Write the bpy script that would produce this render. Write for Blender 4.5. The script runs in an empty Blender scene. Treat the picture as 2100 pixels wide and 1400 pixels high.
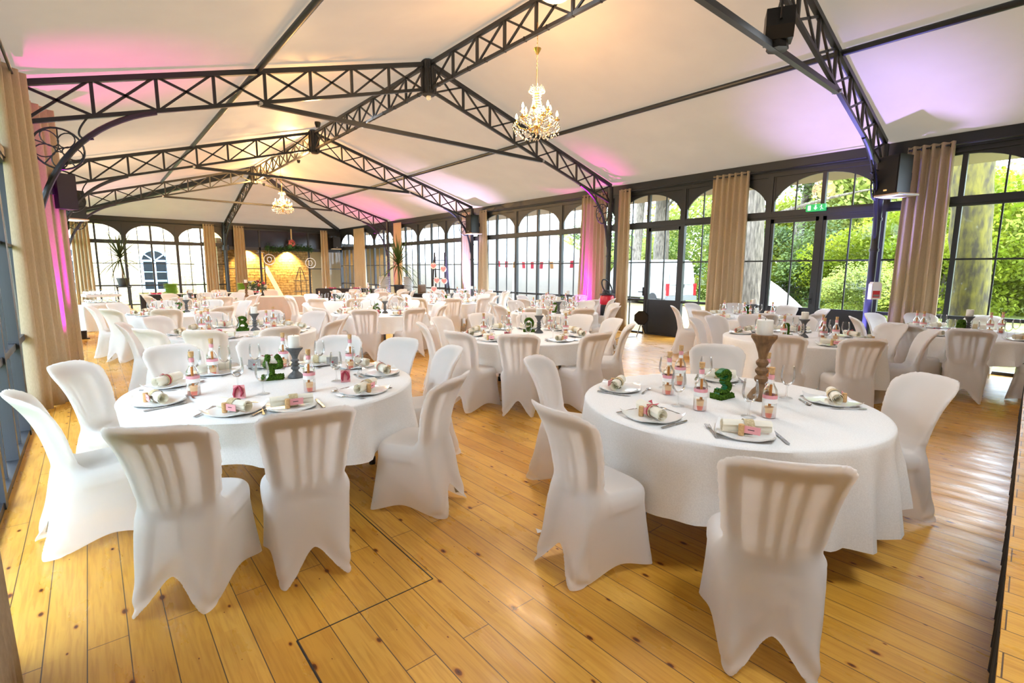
import bpy, bmesh, math, random
from mathutils import Vector, Matrix, noise
random.seed(7)
PI = math.pi
SC = bpy.context.scene
COL = SC.collection
# ------------------------------------------------------------------ camera, world, exposure
cam = bpy.data.objects.new('camera', bpy.data.cameras.new('camera'))
COL.objects.link(cam)
cam.data.sensor_width = 36.0
cam.data.lens = 36.0 * 1016.7 / 2100.0
cam.data.clip_start = 0.03
cam.data.clip_end = 400
_y, _p, _r = 0.704056, 0.141552, 0.0055916
_f = Vector((math.sin(_y)*math.cos(_p), math.cos(_y)*math.cos(_p), -math.sin(_p)))
_ri = Vector((math.cos(_y), -math.sin(_y), 0))
_u = _ri.cross(_f)
_R = math.cos(_r)*_ri + math.sin(_r)*_u
_U = -math.sin(_r)*_ri + math.cos(_r)*_u
cam.matrix_world = Matrix(((_R.x, _U.x, -_f.x, 0), (_R.y, _U.y, -_f.y, 0), (_R.z, _U.z, -_f.z, 1.6), (0, 0, 0, 1)))
SC.camera = cam
SC.view_settings.view_transform = 'Standard'
SC.view_settings.look = 'None'
SC.view_settings.gamma = 1
SC.view_settings.use_curve_mapping = False
SC.view_settings.exposure = 2.58
W = bpy.data.worlds.new('overcast')
SC.world = W
W.use_nodes = True
_bg = W.node_tree.nodes['Background']
_bg.inputs[0].default_value = (0.74, 0.89, 1.08, 1)
_bg.inputs[1].default_value = 3.4
SC.cycles.max_bounces = 9
SC.cycles.diffuse_bounces = 5
SC.cycles.glossy_bounces = 6
SC.cycles.transmission_bounces = 4
SC.cycles.transparent_max_bounces = 14
SC.cycles.caustics_reflective = False
SC.cycles.caustics_refractive = False
SC.cycles.sample_clamp_indirect = 6


def sunlamp():
    l = bpy.data.lights.new('soft_sun', 'SUN')
    l.energy = 1.6
    l.angle = 0.6
    l.color = (1.0, 0.96, 0.88)
    o = bpy.data.objects.new('soft_sun', l)
    COL.objects.link(o)
    o.rotation_euler = (0.75, 0.25, 0.5)


sunlamp()

# ------------------------------------------------------------------ materials
MATS = {}


def mat(name, col, rough=0.6, metal=0.0, spec=0.5, emit=None, estr=0.0, trans=0.0, sheen=0.0):
    if name in MATS:
        return MATS[name]
    m = bpy.data.materials.new(name)
    m.use_nodes = True
    b = m.node_tree.nodes['Principled BSDF']
    b.inputs['Base Color'].default_value = (*col, 1)
    b.inputs['Roughness'].default_value = rough
    b.inputs['Metallic'].default_value = metal
    b.inputs['Specular IOR Level'].default_value = spec
    if emit:
        b.inputs['Emission Color'].default_value = (*emit, 1)
        b.inputs['Emission Strength'].default_value = estr
    if trans > 0:
        nt = m.node_tree
        t = nt.nodes.new('ShaderNodeBsdfTranslucent')
        t.inputs[0].default_value = (*col, 1)
        mx = nt.nodes.new('ShaderNodeMixShader')
        mx.inputs[0].default_value = trans
        out = nt.nodes['Material Output']
        nt.links.new(b.outputs[0], mx.inputs[1])
        nt.links.new(t.outputs[0], mx.inputs[2])
        nt.links.new(mx.outputs[0], out.inputs[0])
    MATS[name] = m
    return m


def nodes_of(m):
    return m.node_tree, m.node_tree.nodes, m.node_tree.links


def noisy(name, c1, c2, scale=(1, 1, 1), nscale=5.0, detail=4, rough=0.7, bump=0.0, ramp=(0.35, 0.65), trans=0.0, metal=0.0, spec=0.4):
    """principled with a two colour noise on object coordinates"""
    if name in MATS:
        return MATS[name]
    m = mat(name, c1, rough, metal, spec, trans=trans)
    nt, N, L = nodes_of(m)
    tc = N.new('ShaderNodeTexCoord')
    mp = N.new('ShaderNodeMapping')
    mp.inputs['Scale'].default_value = scale
    nz = N.new('ShaderNodeTexNoise')
    nz.inputs['Scale'].default_value = nscale
    nz.inputs['Detail'].default_value = detail
    cr = N.new('ShaderNodeValToRGB')
    cr.color_ramp.elements[0].position, cr.color_ramp.elements[1].position = ramp
    cr.color_ramp.elements[0].color = (*c1, 1)
    cr.color_ramp.elements[1].color = (*c2, 1)
    L.new(tc.outputs['Object'], mp.inputs[0])
    L.new(mp.outputs[0], nz.inputs['Vector'])
    L.new(nz.outputs[0], cr.inputs[0])
    b = N['Principled BSDF']
    L.new(cr.outputs[0], b.inputs['Base Color'])
    for n in N:
        if n.type == 'BSDF_TRANSLUCENT':
            L.new(cr.outputs[0], n.inputs[0])
    if bump:
        bp = N.new('ShaderNodeBump')
        bp.inputs['Strength'].default_value = bump
        bp.inputs['Distance'].default_value = 0.02
        L.new(nz.outputs[0], bp.inputs['Height'])
        L.new(bp.outputs[0], b.inputs['Normal'])
    return m


def thin_glass(name, tint=(1, 1, 1), refl=1.0, ior=1.5):
    m = bpy.data.materials.new(name)
    m.use_nodes = True
    nt, N, L = nodes_of(m)
    N.remove(N['Principled BSDF'])
    tr = N.new('ShaderNodeBsdfTransparent')
    tr.inputs[0].default_value = (*tint, 1)
    gl = N.new('ShaderNodeBsdfGlossy')
    gl.inputs['Roughness'].default_value = 0.02
    fr = N.new('ShaderNodeFresnel')
    fr.inputs[0].default_value = ior
    mu = N.new('ShaderNodeMath')
    mu.operation = 'MULTIPLY'
    mu.inputs[1].default_value = refl
    mx = N.new('ShaderNodeMixShader')
    L.new(fr.outputs[0], mu.inputs[0])
    L.new(mu.outputs[0], mx.inputs[0])
    L.new(tr.outputs[0], mx.inputs[1])
    L.new(gl.outputs[0], mx.inputs[2])
    L.new(mx.outputs[0], N['Material Output'].inputs[0])
    MATS[name] = m
    return m


M_pane = thin_glass('window glass', (0.97, 0.99, 0.98), 0.4)
M_glass = thin_glass('table glass', (0.985, 0.99, 0.985), 0.8, 1.45)
M_bottle = thin_glass('bottle glass', (0.96, 0.98, 0.96), 0.8, 1.45)
M_cover = mat('white lycra', (0.90, 0.89, 0.885), 0.7, spec=0.2, trans=0.42)
M_plastic = mat('beige plastic', (0.40, 0.34, 0.25), 0.5)


def sheer(m, k):
    """let a fraction of the light straight through the weave"""
    nt, N, L = nodes_of(m)
    out = N['Material Output']
    src = out.inputs[0].links[0].from_socket
    tr = N.new('ShaderNodeBsdfTransparent')
    mx = N.new('ShaderNodeMixShader')
    mx.inputs[0].default_value = k
    L.new(src, mx.inputs[1])
    L.new(tr.outputs[0], mx.inputs[2])
    L.new(mx.outputs[0], out.inputs[0])


sheer(M_cover, 0.17)
M_cloth = noisy('white table linen', (0.79, 0.79, 0.775), (0.86, 0.86, 0.845), nscale=160, detail=2, rough=0.85, spec=0.15, trans=0.12, bump=0.05)
M_iron = mat('charcoal painted iron', (0.013, 0.015, 0.021), 0.42, 0.0, 0.6)
M_frame = mat('charcoal window metal', (0.017, 0.020, 0.027), 0.45, 0.0, 0.5)
M_black = mat('black plastic', (0.008, 0.008, 0.010), 0.45)
M_curtain = noisy('beige curtain fabric', (0.55, 0.445, 0.305), (0.62, 0.51, 0.355), scale=(6, 6, 1), nscale=30, rough=0.8, trans=0.2, spec=0.15)
M_moss = noisy('green moss', (0.020, 0.050, 0.008), (0.085, 0.17, 0.020), nscale=90, detail=3, rough=0.95, spec=0.05, bump=0.6)
M_tape = mat('green tape', (0.012, 0.16, 0.055), 0.5)
M_candle = mat('white wax', (0.86, 0.84, 0.78), 0.5, trans=0.15)
M_grey = noisy('grey painted wood', (0.075, 0.078, 0.080), (0.11, 0.112, 0.115), nscale=40, rough=0.6)
M_brownwood = noisy('brown turned wood', (0.13, 0.065, 0.025), (0.22, 0.115, 0.045), scale=(1, 1, 0.25), nscale=45, rough=0.6)
M_porcelain = mat('white porcelain', (0.80, 0.81, 0.80), 0.12, spec=0.6)
M_napkin = mat('cream napkin', (0.88, 0.85, 0.74), 0.85, trans=0.25)
M_raffia = noisy('raffia', (0.42, 0.33, 0.18), (0.62, 0.52, 0.32), scale=(1, 1, 1), nscale=180, rough=0.9)
M_red = mat('red ribbon', (0.42, 0.035, 0.065), 0.6, trans=0.2)
M_cork = noisy('cork', (0.50, 0.29, 0.12), (0.62, 0.40, 0.19), nscale=120, rough=0.9)
M_pink = mat('pink card', (0.80, 0.36, 0.38), 0.7)
M_pinkband = mat('pink paper', (0.74, 0.33, 0.37), 0.6)
M_white = mat('white paper', (0.85, 0.84, 0.83), 0.7)
M_sand = mat('coral sand', (0.75, 0.20, 0.14), 0.9)
M_sand2 = mat('peach sand', (0.78, 0.50, 0.28), 0.9)
M_scroll = mat('orange scroll', (0.55, 0.20, 0.04), 0.7)
M_steel = mat('cutlery steel', (0.46, 0.45, 0.44), 0.22, 1.0)
M_env = mat('grey card', (0.36, 0.35, 0.33), 0.7)
M_legmetal = mat('grey table leg', (0.16, 0.17, 0.19), 0.4, 0.3)
M_board = mat('table board', (0.55, 0.53, 0.50), 0.6)
M_gold = mat('brass', (0.72, 0.46, 0.16), 0.25, 1.0)
M_bulb = mat('candle bulb', (1, 0.75, 0.4), 0.4, emit=(1.0, 0.66, 0.30), estr=7)
M_crystal = mat('crystal', (0.62, 0.53, 0.43), 0.06, 0.6, spec=1.0)
M_soot = mat('dark cloth', (0.022, 0.020, 0.020), 0.85)
M_green = mat('green crockery', (0.30, 0.52, 0.07), 0.35)
M_dshelf = mat('orange wood', (0.45, 0.17, 0.05), 0.5)


def ceiling_mat():
    m = noisy('beige canvas', (0.335, 0.237, 0.142), (0.36, 0.26, 0.157), nscale=1.2, rough=0.6, trans=0.035, spec=0.3)
    for n in list(m.node_tree.nodes):
        if n.type == 'BSDF_TRANSLUCENT':
            for l in list(n.inputs[0].links):
                m.node_tree.links.remove(l)
            n.inputs[0].default_value = (0.50, 0.42, 0.32, 1)
    return m


M_canvas = ceiling_mat()


def wood_floor_mat():
    m = mat('pine boards', (0.7, 0.42, 0.15), 0.33, spec=0.45)
    nt, N, L = nodes_of(m)
    b = N['Principled BSDF']
    tc = N.new('ShaderNodeTexCoord')
    sep = N.new('ShaderNodeSeparateXYZ')
    cmb = N.new('ShaderNodeCombineXYZ')
    L.new(tc.outputs['Object'], sep.inputs[0])
    L.new(sep.outputs['Y'], cmb.inputs['X'])
    L.new(sep.outputs['X'], cmb.inputs['Y'])
    br = N.new('ShaderNodeTexBrick')
    br.offset = 0.37
    br.offset_frequency = 2
    br.inputs['Scale'].default_value = 1.0
    br.inputs['Brick Width'].default_value = 2.6
    br.inputs['Row Height'].default_value = 0.14
    br.inputs['Mortar Size'].default_value = 0.0022
    br.inputs['Mortar Smooth'].default_value = 0.1
    br.inputs['Bias'].default_value = 0.0
    br.inputs['Color1'].default_value = (0.0, 0, 0, 1)
    br.inputs['Color2'].default_value = (1.0, 1, 1, 1)
    br.inputs['Mortar'].default_value = (0, 0, 0, 1)
    L.new(cmb.outputs[0], br.inputs['Vector'])
    tone = N.new('ShaderNodeValToRGB')
    e = tone.color_ramp.elements
    e[0].position = 0.0
    e[0].color = (0.58, 0.285, 0.032, 1)
    e[1].position = 1.0
    e[1].color = (0.70, 0.385, 0.066, 1)
    L.new(br.outputs['Color'], tone.inputs[0])
    # strips inside each board (finger-jointed lamellas)
    br2 = N.new('ShaderNodeTexBrick')
    br2.offset = 0.43
    for k, v in (('Scale', 1.0), ('Brick Width', 0.47), ('Row Height', 0.0467), ('Mortar Size', 0.0), ('Bias', -0.35)):
        br2.inputs[k].default_value = v
    br2.inputs['Color1'].default_value = (1, 1, 1, 1)
    br2.inputs['Color2'].default_value = (0.84, 0.76, 0.64, 1)
    L.new(cmb.outputs[0], br2.inputs['Vector'])
    mul = N.new('ShaderNodeMix')
    mul.data_type = 'RGBA'
    mul.blend_type = 'MULTIPLY'
    mul.inputs[0].default_value = 0.75
    L.new(tone.outputs[0], mul.inputs[6])
    L.new(br2.outputs['Color'], mul.inputs[7])
    # grain
    mp = N.new('ShaderNodeMapping')
    mp.inputs['Scale'].default_value = (26, 1.6, 1)
    L.new(tc.outputs['Object'], mp.inputs[0])
    nz = N.new('ShaderNodeTexNoise')
    nz.inputs['Scale'].default_value = 2.4
    nz.inputs['Detail'].default_value = 5
    nz.inputs['Distortion'].default_value = 0.6
    L.new(mp.outputs[0], nz.inputs['Vector'])
    gr = N.new('ShaderNodeValToRGB')
    gr.color_ramp.elements[0].position = 0.33
    gr.color_ramp.elements[0].color = (0.76, 0.66, 0.52, 1)
    gr.color_ramp.elements[1].position = 0.56
    gr.color_ramp.elements[1].color = (1, 1, 1, 1)
    L.new(nz.outputs[0], gr.inputs[0])
    mul2 = N.new('ShaderNodeMix')
    mul2.data_type = 'RGBA'
    mul2.blend_type = 'MULTIPLY'
    mul2.inputs[0].default_value = 0.7
    L.new(mul.outputs[2], mul2.inputs[6])
    L.new(gr.outputs[0], mul2.inputs[7])
    # knots
    mp2 = N.new('ShaderNodeMapping')
    mp2.inputs['Scale'].default_value = (7.0, 3.6, 1)
    L.new(tc.outputs['Object'], mp2.inputs[0])
    vo = N.new('ShaderNodeTexVoronoi')
    vo.voronoi_dimensions = '2D'
    vo.inputs['Scale'].default_value = 1.0
    vo.inputs['Randomness'].default_value = 1.0
    L.new(mp2.outputs[0], vo.inputs['Vector'])
    # only some cells carry a knot
    sepc = N.new('ShaderNodeSeparateColor')
    L.new(vo.outputs['Color'], sepc.inputs[0])
    size = N.new('ShaderNodeMapRange')
    size.inputs[1].default_value = 0.35
    size.inputs[2].default_value = 1.0
    size.inputs[3].default_value = 0.0
    size.inputs[4].default_value = 0.15
    L.new(sepc.outputs[0], size.inputs[0])
    dv = N.new('ShaderNodeMath')
    dv.operation = 'DIVIDE'
    mxs = N.new('ShaderNodeMath')
    mxs.operation = 'MAXIMUM'
    mxs.inputs[1].default_value = 0.0001
    L.new(size.outputs[0], mxs.inputs[0])
    L.new(vo.outputs['Distance'], dv.inputs[0])
    L.new(mxs.outputs[0], dv.inputs[1])
    kn = N.new('ShaderNodeValToRGB')
    ke = kn.color_ramp.elements
    ke[0].position = 0.0
    ke[0].color = (0.06, 0.03, 0.01, 1)
    ke[1].position = 1.0
    ke[1].color = (1, 1, 1, 1)
    k2 = kn.color_ramp.elements.new(0.45)
    k2.color = (0.30, 0.14, 0.035, 1)
    k3 = kn.color_ramp.elements.new(0.6)
    k3.color = (0.80, 0.62, 0.40, 1)
    L.new(dv.outputs[0], kn.inputs[0])
    mul3 = N.new('ShaderNodeMix')
    mul3.data_type = 'RGBA'
    mul3.blend_type = 'MULTIPLY'
    mul3.inputs[0].default_value = 1.0
    L.new(mul2.outputs[2], mul3.inputs[6])
    L.new(kn.outputs[0], mul3.inputs[7])
    # seams
    mx = N.new('ShaderNodeMix')
    mx.data_type = 'RGBA'
    mx.inputs[7].default_value = (0.10, 0.05, 0.02, 1)
    L.new(br.outputs['Fac'], mx.inputs[0])
    L.new(mul3.outputs[2], mx.inputs[6])
    L.new(mx.outputs[2], b.inputs['Base Color'])
    # worn varnish
    nz2 = N.new('ShaderNodeTexNoise')
    nz2.inputs['Scale'].default_value = 3.5
    nz2.inputs['Detail'].default_value = 5
    mp3 = N.new('ShaderNodeMapping')
    mp3.inputs['Scale'].default_value = (2.5, 0.7, 1)
    L.new(tc.outputs['Object'], mp3.inputs[0])
    L.new(mp3.outputs[0], nz2.inputs['Vector'])
    rr = N.new('ShaderNodeMapRange')
    rr.inputs[1].default_value = 0.3
    rr.inputs[2].default_value = 0.7
    rr.inputs[3].default_value = 0.22
    rr.inputs[4].default_value = 0.48
    L.new(nz2.outputs[0], rr.inputs[0])
    L.new(rr.outputs[0], b.inputs['Roughness'])
    bp = N.new('ShaderNodeBump')
    bp.inputs['Strength'].default_value = 0.15
    bp.inputs['Distance'].default_value = 0.004
    L.new(nz.outputs[0], bp.inputs['Height'])
    L.new(bp.outputs[0], b.inputs['Normal'])
    return m


M_floor = wood_floor_mat()


def stone_mat(name, c1, c2, mortar, scale=1.0):
    m = mat(name, c1, 0.9, spec=0.2)
    nt, N, L = nodes_of(m)
    b = N['Principled BSDF']
    tc = N.new('ShaderNodeTexCoord')
    sep = N.new('ShaderNodeSeparateXYZ')
    cmb = N.new('ShaderNodeCombineXYZ')
    nz = N.new('ShaderNodeTexNoise')
    nz.inputs['Scale'].default_value = 2.2
    L.new(tc.outputs['Object'], sep.inputs[0])
    ad = N.new('ShaderNodeMath')
    ad.operation = 'MULTIPLY_ADD'
    ad.inputs[1].default_value = 0.14
    L.new(tc.outputs['Object'], nz.inputs['Vector'])
    L.new(nz.outputs[0], ad.inputs[0])
    L.new(sep.outputs['Z'], ad.inputs[2])
    L.new(sep.outputs['X'], cmb.inputs['X'])
    L.new(ad.outputs[0], cmb.inputs['Y'])
    br = N.new('ShaderNodeTexBrick')
    br.offset = 0.41
    br.squash = 0.7
    br.squash_frequency = 3
    for k, v in (('Scale', scale), ('Brick Width', 0.62), ('Row Height', 0.15), ('Mortar Size', 0.012), ('Mortar Smooth', 0.6), ('Bias', 0.1)):
        br.inputs[k].default_value = v
    br.inputs['Color1'].default_value = (*c1, 1)
    br.inputs['Color2'].default_value = (*c2, 1)
    br.inputs['Mortar'].default_value = (*mortar, 1)
    L.new(cmb.outputs[0], br.inputs['Vector'])
    n2 = N.new('ShaderNodeTexNoise')
    n2.inputs['Scale'].default_value = 7
    n2.inputs['Detail'].default_value = 6
    L.new(tc.outputs['Object'], n2.inputs['Vector'])
    cr = N.new('ShaderNodeValToRGB')
    cr.color_ramp.elements[0].position = 0.35
    cr.color_ramp.elements[0].color = (0.45, 0.40, 0.34, 1)
    cr.color_ramp.elements[1].position = 0.6
    L.new(n2.outputs[0], cr.inputs[0])
    mx = N.new('ShaderNodeMix')
    mx.data_type = 'RGBA'
    mx.blend_type = 'MULTIPLY'
    mx.inputs[0].default_value = 0.7
    L.new(br.outputs['Color'], mx.inputs[6])
    L.new(cr.outputs[0], mx.inputs[7])
    L.new(mx.outputs[2], b.inputs['Base Color'])
    bp = N.new('ShaderNodeBump')
    bp.inputs['Strength'].default_value = 0.7
    bp.inputs['Distance'].default_value = 0.03
    L.new(n2.outputs[0], bp.inputs['Height'])
    L.new(bp.outputs[0], b.inputs['Normal'])
    return m


M_stone = stone_mat('pale stone wall', (0.40, 0.31, 0.19), (0.48, 0.40, 0.28), (0.25, 0.18, 0.10))
M_stone2 = stone_mat('ochre rubble stone', (0.42, 0.27, 0.10), (0.56, 0.38, 0.15), (0.10, 0.06, 0.03))
M_bark = noisy('grey bark', (0.05, 0.04, 0.03), (0.145, 0.12, 0.092), scale=(3, 3, 0.5), nscale=6, detail=6, rough=0.95, bump=1.0)
M_mossbark = noisy('mossy bark', (0.035, 0.027, 0.015), (0.115, 0.095, 0.014), scale=(2, 2, 0.7), nscale=5, detail=6, rough=0.95, bump=1.0)
M_leaf = [noisy('leaf %d' % i, a, b, nscale=0.8, rough=0.6, trans=0.45) for i, (a, b) in enumerate((
    ((0.10, 0.145, 0.007), (0.25, 0.27, 0.025)), ((0.03, 0.065, 0.01), (0.12, 0.16, 0.025)), ((0.15, 0.19, 0.02), (0.27, 0.29, 0.065))))]
M_grass = noisy('lawn', (0.16, 0.22, 0.035), (0.28, 0.30, 0.10), nscale=1.5, detail=6, rough=0.95, spec=0.1)
M_sandy = noisy('sandy gravel', (0.13, 0.092, 0.045), (0.20, 0.145, 0.08), nscale=6, detail=6, rough=0.95, spec=0.1)
M_tent = mat('white marquee pvc', (0.55, 0.56, 0.57), 0.5, trans=0.3)
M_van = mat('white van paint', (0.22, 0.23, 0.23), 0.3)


# ------------------------------------------------------------------ mesh helpers
class MB:
    def __init__(s):
        s.v, s.f, s.fm = [], [], []

    def add(s, vs, fs):
        o = len(s.v)
        s.v += [tuple(x) for x in vs]
        s.f += [tuple(i + o for i in f) for f in fs]
        return s

    def box(s, x0, x1, y0, y1, z0, z1):
        return s.add([(x0, y0, z0), (x1, y0, z0), (x1, y1, z0), (x0, y1, z0), (x0, y0, z1), (x1, y0, z1), (x1, y1, z1), (x0, y1, z1)],
                     [(3, 2, 1, 0), (4, 5, 6, 7), (0, 1, 5, 4), (1, 2, 6, 5), (2, 3, 7, 6), (3, 0, 4, 7)])

    def bar(s, a, b, w, h=None, up=(0, 0, 1)):
        """box section bar from a to b; w across, h along the up direction"""
        h = h or w
        a, b = Vector(a), Vector(b)
        d = (b - a).normalized()
        u = Vector(up)
        if abs(d.dot(u)) > 0.98:
            u = Vector((0, 1, 0)) if abs(d.y) < 0.9 else Vector((1, 0, 0))
        x = d.cross(u).normalized()
        u = x.cross(d)
        vs = [p + x*sx*w/2 + u*su*h/2 for p in (a, b) for sx, su in ((-1, -1), (1, -1), (1, 1), (-1, 1))]
        return s.add(vs, [(3, 2, 1, 0), (4, 5, 6, 7), (0, 1, 5, 4), (1, 2, 6, 5), (2, 3, 7, 6), (3, 0, 4, 7)])

    def tube(s, pts, r, n=8, cap=True):
        pts = [Vector(p) for p in pts]
        rs = r if isinstance(r, (list, tuple)) else [r]*len(pts)
        vs, fs = [], []
        prev = None
        for i, p in enumerate(pts):
            d = (pts[min(i+1, len(pts)-1)] - pts[max(i-1, 0)]).normalized()
            if prev is None:
                x = d.orthogonal().normalized()
            else:
                x = (prev - d*prev.dot(d))
                x = x.normalized() if x.length > 1e-6 else d.orthogonal().normalized()
            prev = x
            y = d.cross(x)
            for k in range(n):
                a = 2*PI*k/n
                vs.append(p + (x*math.cos(a) + y*math.sin(a))*rs[i])
        for i in range(len(pts)-1):
            for k in range(n):
                k2 = (k+1) % n
                fs.append((i*n+k, i*n+k2, (i+1)*n+k2, (i+1)*n+k))
        if cap:
            fs.append(tuple(range(n-1, -1, -1)))
            fs.append(tuple((len(pts)-1)*n+k for k in range(n)))
        return s.add(vs, fs)

    def lathe(s, prof, n=20, c=(0, 0, 0), cap=True):
        vs, fs = [], []
        for r, z in prof:
            for k in range(n):
                a = 2*PI*k/n
                vs.append((c[0]+r*math.cos(a), c[1]+r*math.sin(a), c[2]+z))
        for i in range(len(prof)-1):
            for k in range(n):
                k2 = (k+1) % n
                fs.append((i*n+k, i*n+k2, (i+1)*n+k2, (i+1)*n+k))
        if cap:
            if prof[0][0] > 1e-4:
                fs.append(tuple(range(n-1, -1, -1)))
            if prof[-1][0] > 1e-4:
                fs.append(tuple((len(prof)-1)*n+k for k in range(n)))
        return s.add(vs, fs)

    def grid(s, P):
        """P: rows of points -> quads"""
        o = len(s.v)
        nr, nc = len(P), len(P[0])
        for row in P:
            s.v += [tuple(p) for p in row]
        for i in range(nr-1):
            for j in range(nc-1):
                s.f.append((o+i*nc+j, o+i*nc+j+1, o+(i+1)*nc+j+1, o+(i+1)*nc+j))
        return s

    def prism(s, poly, a, b, axis='y'):
        """poly of (p,q) pairs extruded from a to b along axis"""
        def P(p, q, t):
            return {'y': (p, t, q), 'x': (t, p, q), 'z': (p, q, t)}[axis]
        n = len(poly)
        vs = [P(p, q, a) for p, q in poly] + [P(p, q, b) for p, q in poly]
        fs = [tuple(range(n-1, -1, -1)), tuple(range(n, 2*n))] + [(i, (i+1) % n, n+(i+1) % n, n+i) for i in range(n)]
        return s.add(vs, fs)

    def ball(s, c, r, n=6, m=4):
        return s.lathe([(max(r*math.sin(PI*i/m), 1e-5), -r*math.cos(PI*i/m)) for i in range(m+1)], n, c, cap=False)

    def mesh(s, name, m, smooth=False):
        me = bpy.data.meshes.new(name)
        me.from_pydata(s.v, [], s.f)
        bm = bmesh.new()
        bm.from_mesh(me)
        bmesh.ops.remove_doubles(bm, verts=bm.verts, dist=1e-6)
        bmesh.ops.recalc_face_normals(bm, faces=bm.faces)
        bm.to_mesh(me)
        bm.free()
        if m:
            me.materials.append(m)
        if smooth:
            me.polygons.foreach_set('use_smooth', [True]*len(me.polygons))
            if smooth != 'full':
                me.set_sharp_from_angle(angle=smooth if isinstance(smooth, float) else 0.7)
        return me

    def build(s, name, m, parent=None, smooth=False):
        o = bpy.data.objects.new(name, s.mesh(name, m, smooth))
        COL.objects.link(o)
        if parent:
            o.parent = parent
        return o


def tag(o, label=None, cat=None, group=None, kind=None):
    if label:
        n = len(label.replace('-', ' ').split())
        if n > 16:
            print('LONG LABEL', n, label)
        o['label'] = label
    if cat:
        o['category'] = cat
    if group:
        o['group'] = group
    if kind:
        o['kind'] = kind
    return o


def empty(name, loc=(0, 0, 0), rz=0.0):
    o = bpy.data.objects.new(name, None)
    o.empty_display_size = 0.1
    COL.objects.link(o)
    o.location = loc
    o.rotation_euler = (0, 0, rz)
    return o


def kids(o):
    return list(o.children)


def copy_tree(o, parent=None):
    c = o.copy()
    COL.objects.link(c)
    if parent:
        c.parent = parent
    for ch in kids(o):
        copy_tree(ch, c)
    return c


class Proto:
    """first use places the prototype itself, later uses place copies"""
    def __init__(s, make, scale=1.0):
        s.make, s.root, s.scale = make, None, scale

    def put(s, loc, rz=0.0, label=None, group=None, tilt=None, cat=None):
        if s.root is None:
            s.root = s.make()
            o = s.root
        else:
            o = copy_tree(s.root)
        o.location = loc
        o.scale = (s.scale,)*3
        o.rotation_euler = (tilt[0], tilt[1], rz) if tilt else (0, 0, rz)
        tag(o, label, cat, group)
        return o


def struct(o):
    o['kind'] = 'structure'
    return o


# ------------------------------------------------------------------ the shell
XL, XR = -0.6, 10.95
XC = 5.175
YF, YB = -3.6, 27.7
TY = [2.65, 8.55, 14.75, 21.35]
ZE, ZR = 3.78, 5.46

f = struct(MB().box(XL, XR, YF, YB, -0.12, 0).build('floor', M_floor))
struct(MB().box(XL-0.25, XL+0.03, YF, YB, -0.1, 0.02).build('trim_1', mat('slate threshold', (0.03, 0.035, 0.045), 0.12)))
struct(MB().box(XR-0.03, XR+0.2, YF, YB, -0.1, 0.02).build('trim_2', MATS['slate threshold']))

sm = MB().box(0.555, 1.24, 2.088, 2.094, 0, 0.0012)
sm.box(0.552, 0.558, 0.0, 2.09, 0, 0.0012)
sm.box(1.237, 1.243, 2.09, 4.6, 0, 0.0012)
struct(sm.build('trim_9', M_black))
# canvas ceiling: two slopes, hipped at the far end, with a slight sag between trusses
def ceil_z(x, y):
    t = abs(x-XC)/(XR-XC)
    z = ZR - (ZR-ZE)*t
    yh = TY[3] + (YB-TY[3])*t
    if y > yh:
        z = ZR - (ZR-ZE)*(y-TY[3])/(YB-TY[3])
    return z + 0.035


cm = MB()
for sgn in (-1, 1):
    rows = []
    for i in range(25):
        t = i/24
        x = XC + sgn*(XR-XC)*t
        yh = TY[3] + (YB-TY[3])*t
        rows.append([(x, YF + (yh-YF)*j/60, ceil_z(x, YF + (yh-YF)*j/60)) for j in range(61)])
    cm.grid(rows)
rows = []
for i in range(13):
    t = i/12
    y = TY[3] + (YB-TY[3])*t
    rows.append([(XC + (XR-XC)*t*u/12, y, ceil_z(XC, y)) for u in range(-12, 13)])
cm.grid(rows)
struct(cm.build('ceiling', M_canvas, smooth=True))
# eaves outside the glazing, beige soffit
for n, (x0, x1) in enumerate(((XL-2.0, XL-0.1), (XR+0.1, XR+1.7))):
    struct(MB().box(x0, x1, YF, YB+0.9, 3.60, 3.66).build('trim_%d' % (3+n), mat('beige soffit', (0.30, 0.24, 0.18), 0.8, trans=0.3)))
struct(MB().box(XL-0.1, XC, YB+0.1, YB+2.0, 3.60, 3.66).build('trim_5', MATS['beige soffit']))
# eave beams
for n, (a, b) in enumerate((((XL, YF), (XL, YB)), ((XR, YF), (XR, YB)), ((XL, YB), (XR, YB)))):
    m = MB()
    m.bar((*a, 3.735), (*b, 3.735), 0.13, 0.25)
    m.bar((*a, 3.58), (*b, 3.58), 0.09, 0.10)
    struct(m.build('trim_%d' % (6+n), M_frame))


# ------------------------------------------------------------------ arched glazing modules
def arch_pts(a, n=20):
    return [(a*math.cos(PI*k/n), 2.86 + 0.64*math.sin(PI*k/n)) for k in range(n+1)]


MODC = {}
WN = [0]
DN = [0]


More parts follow.
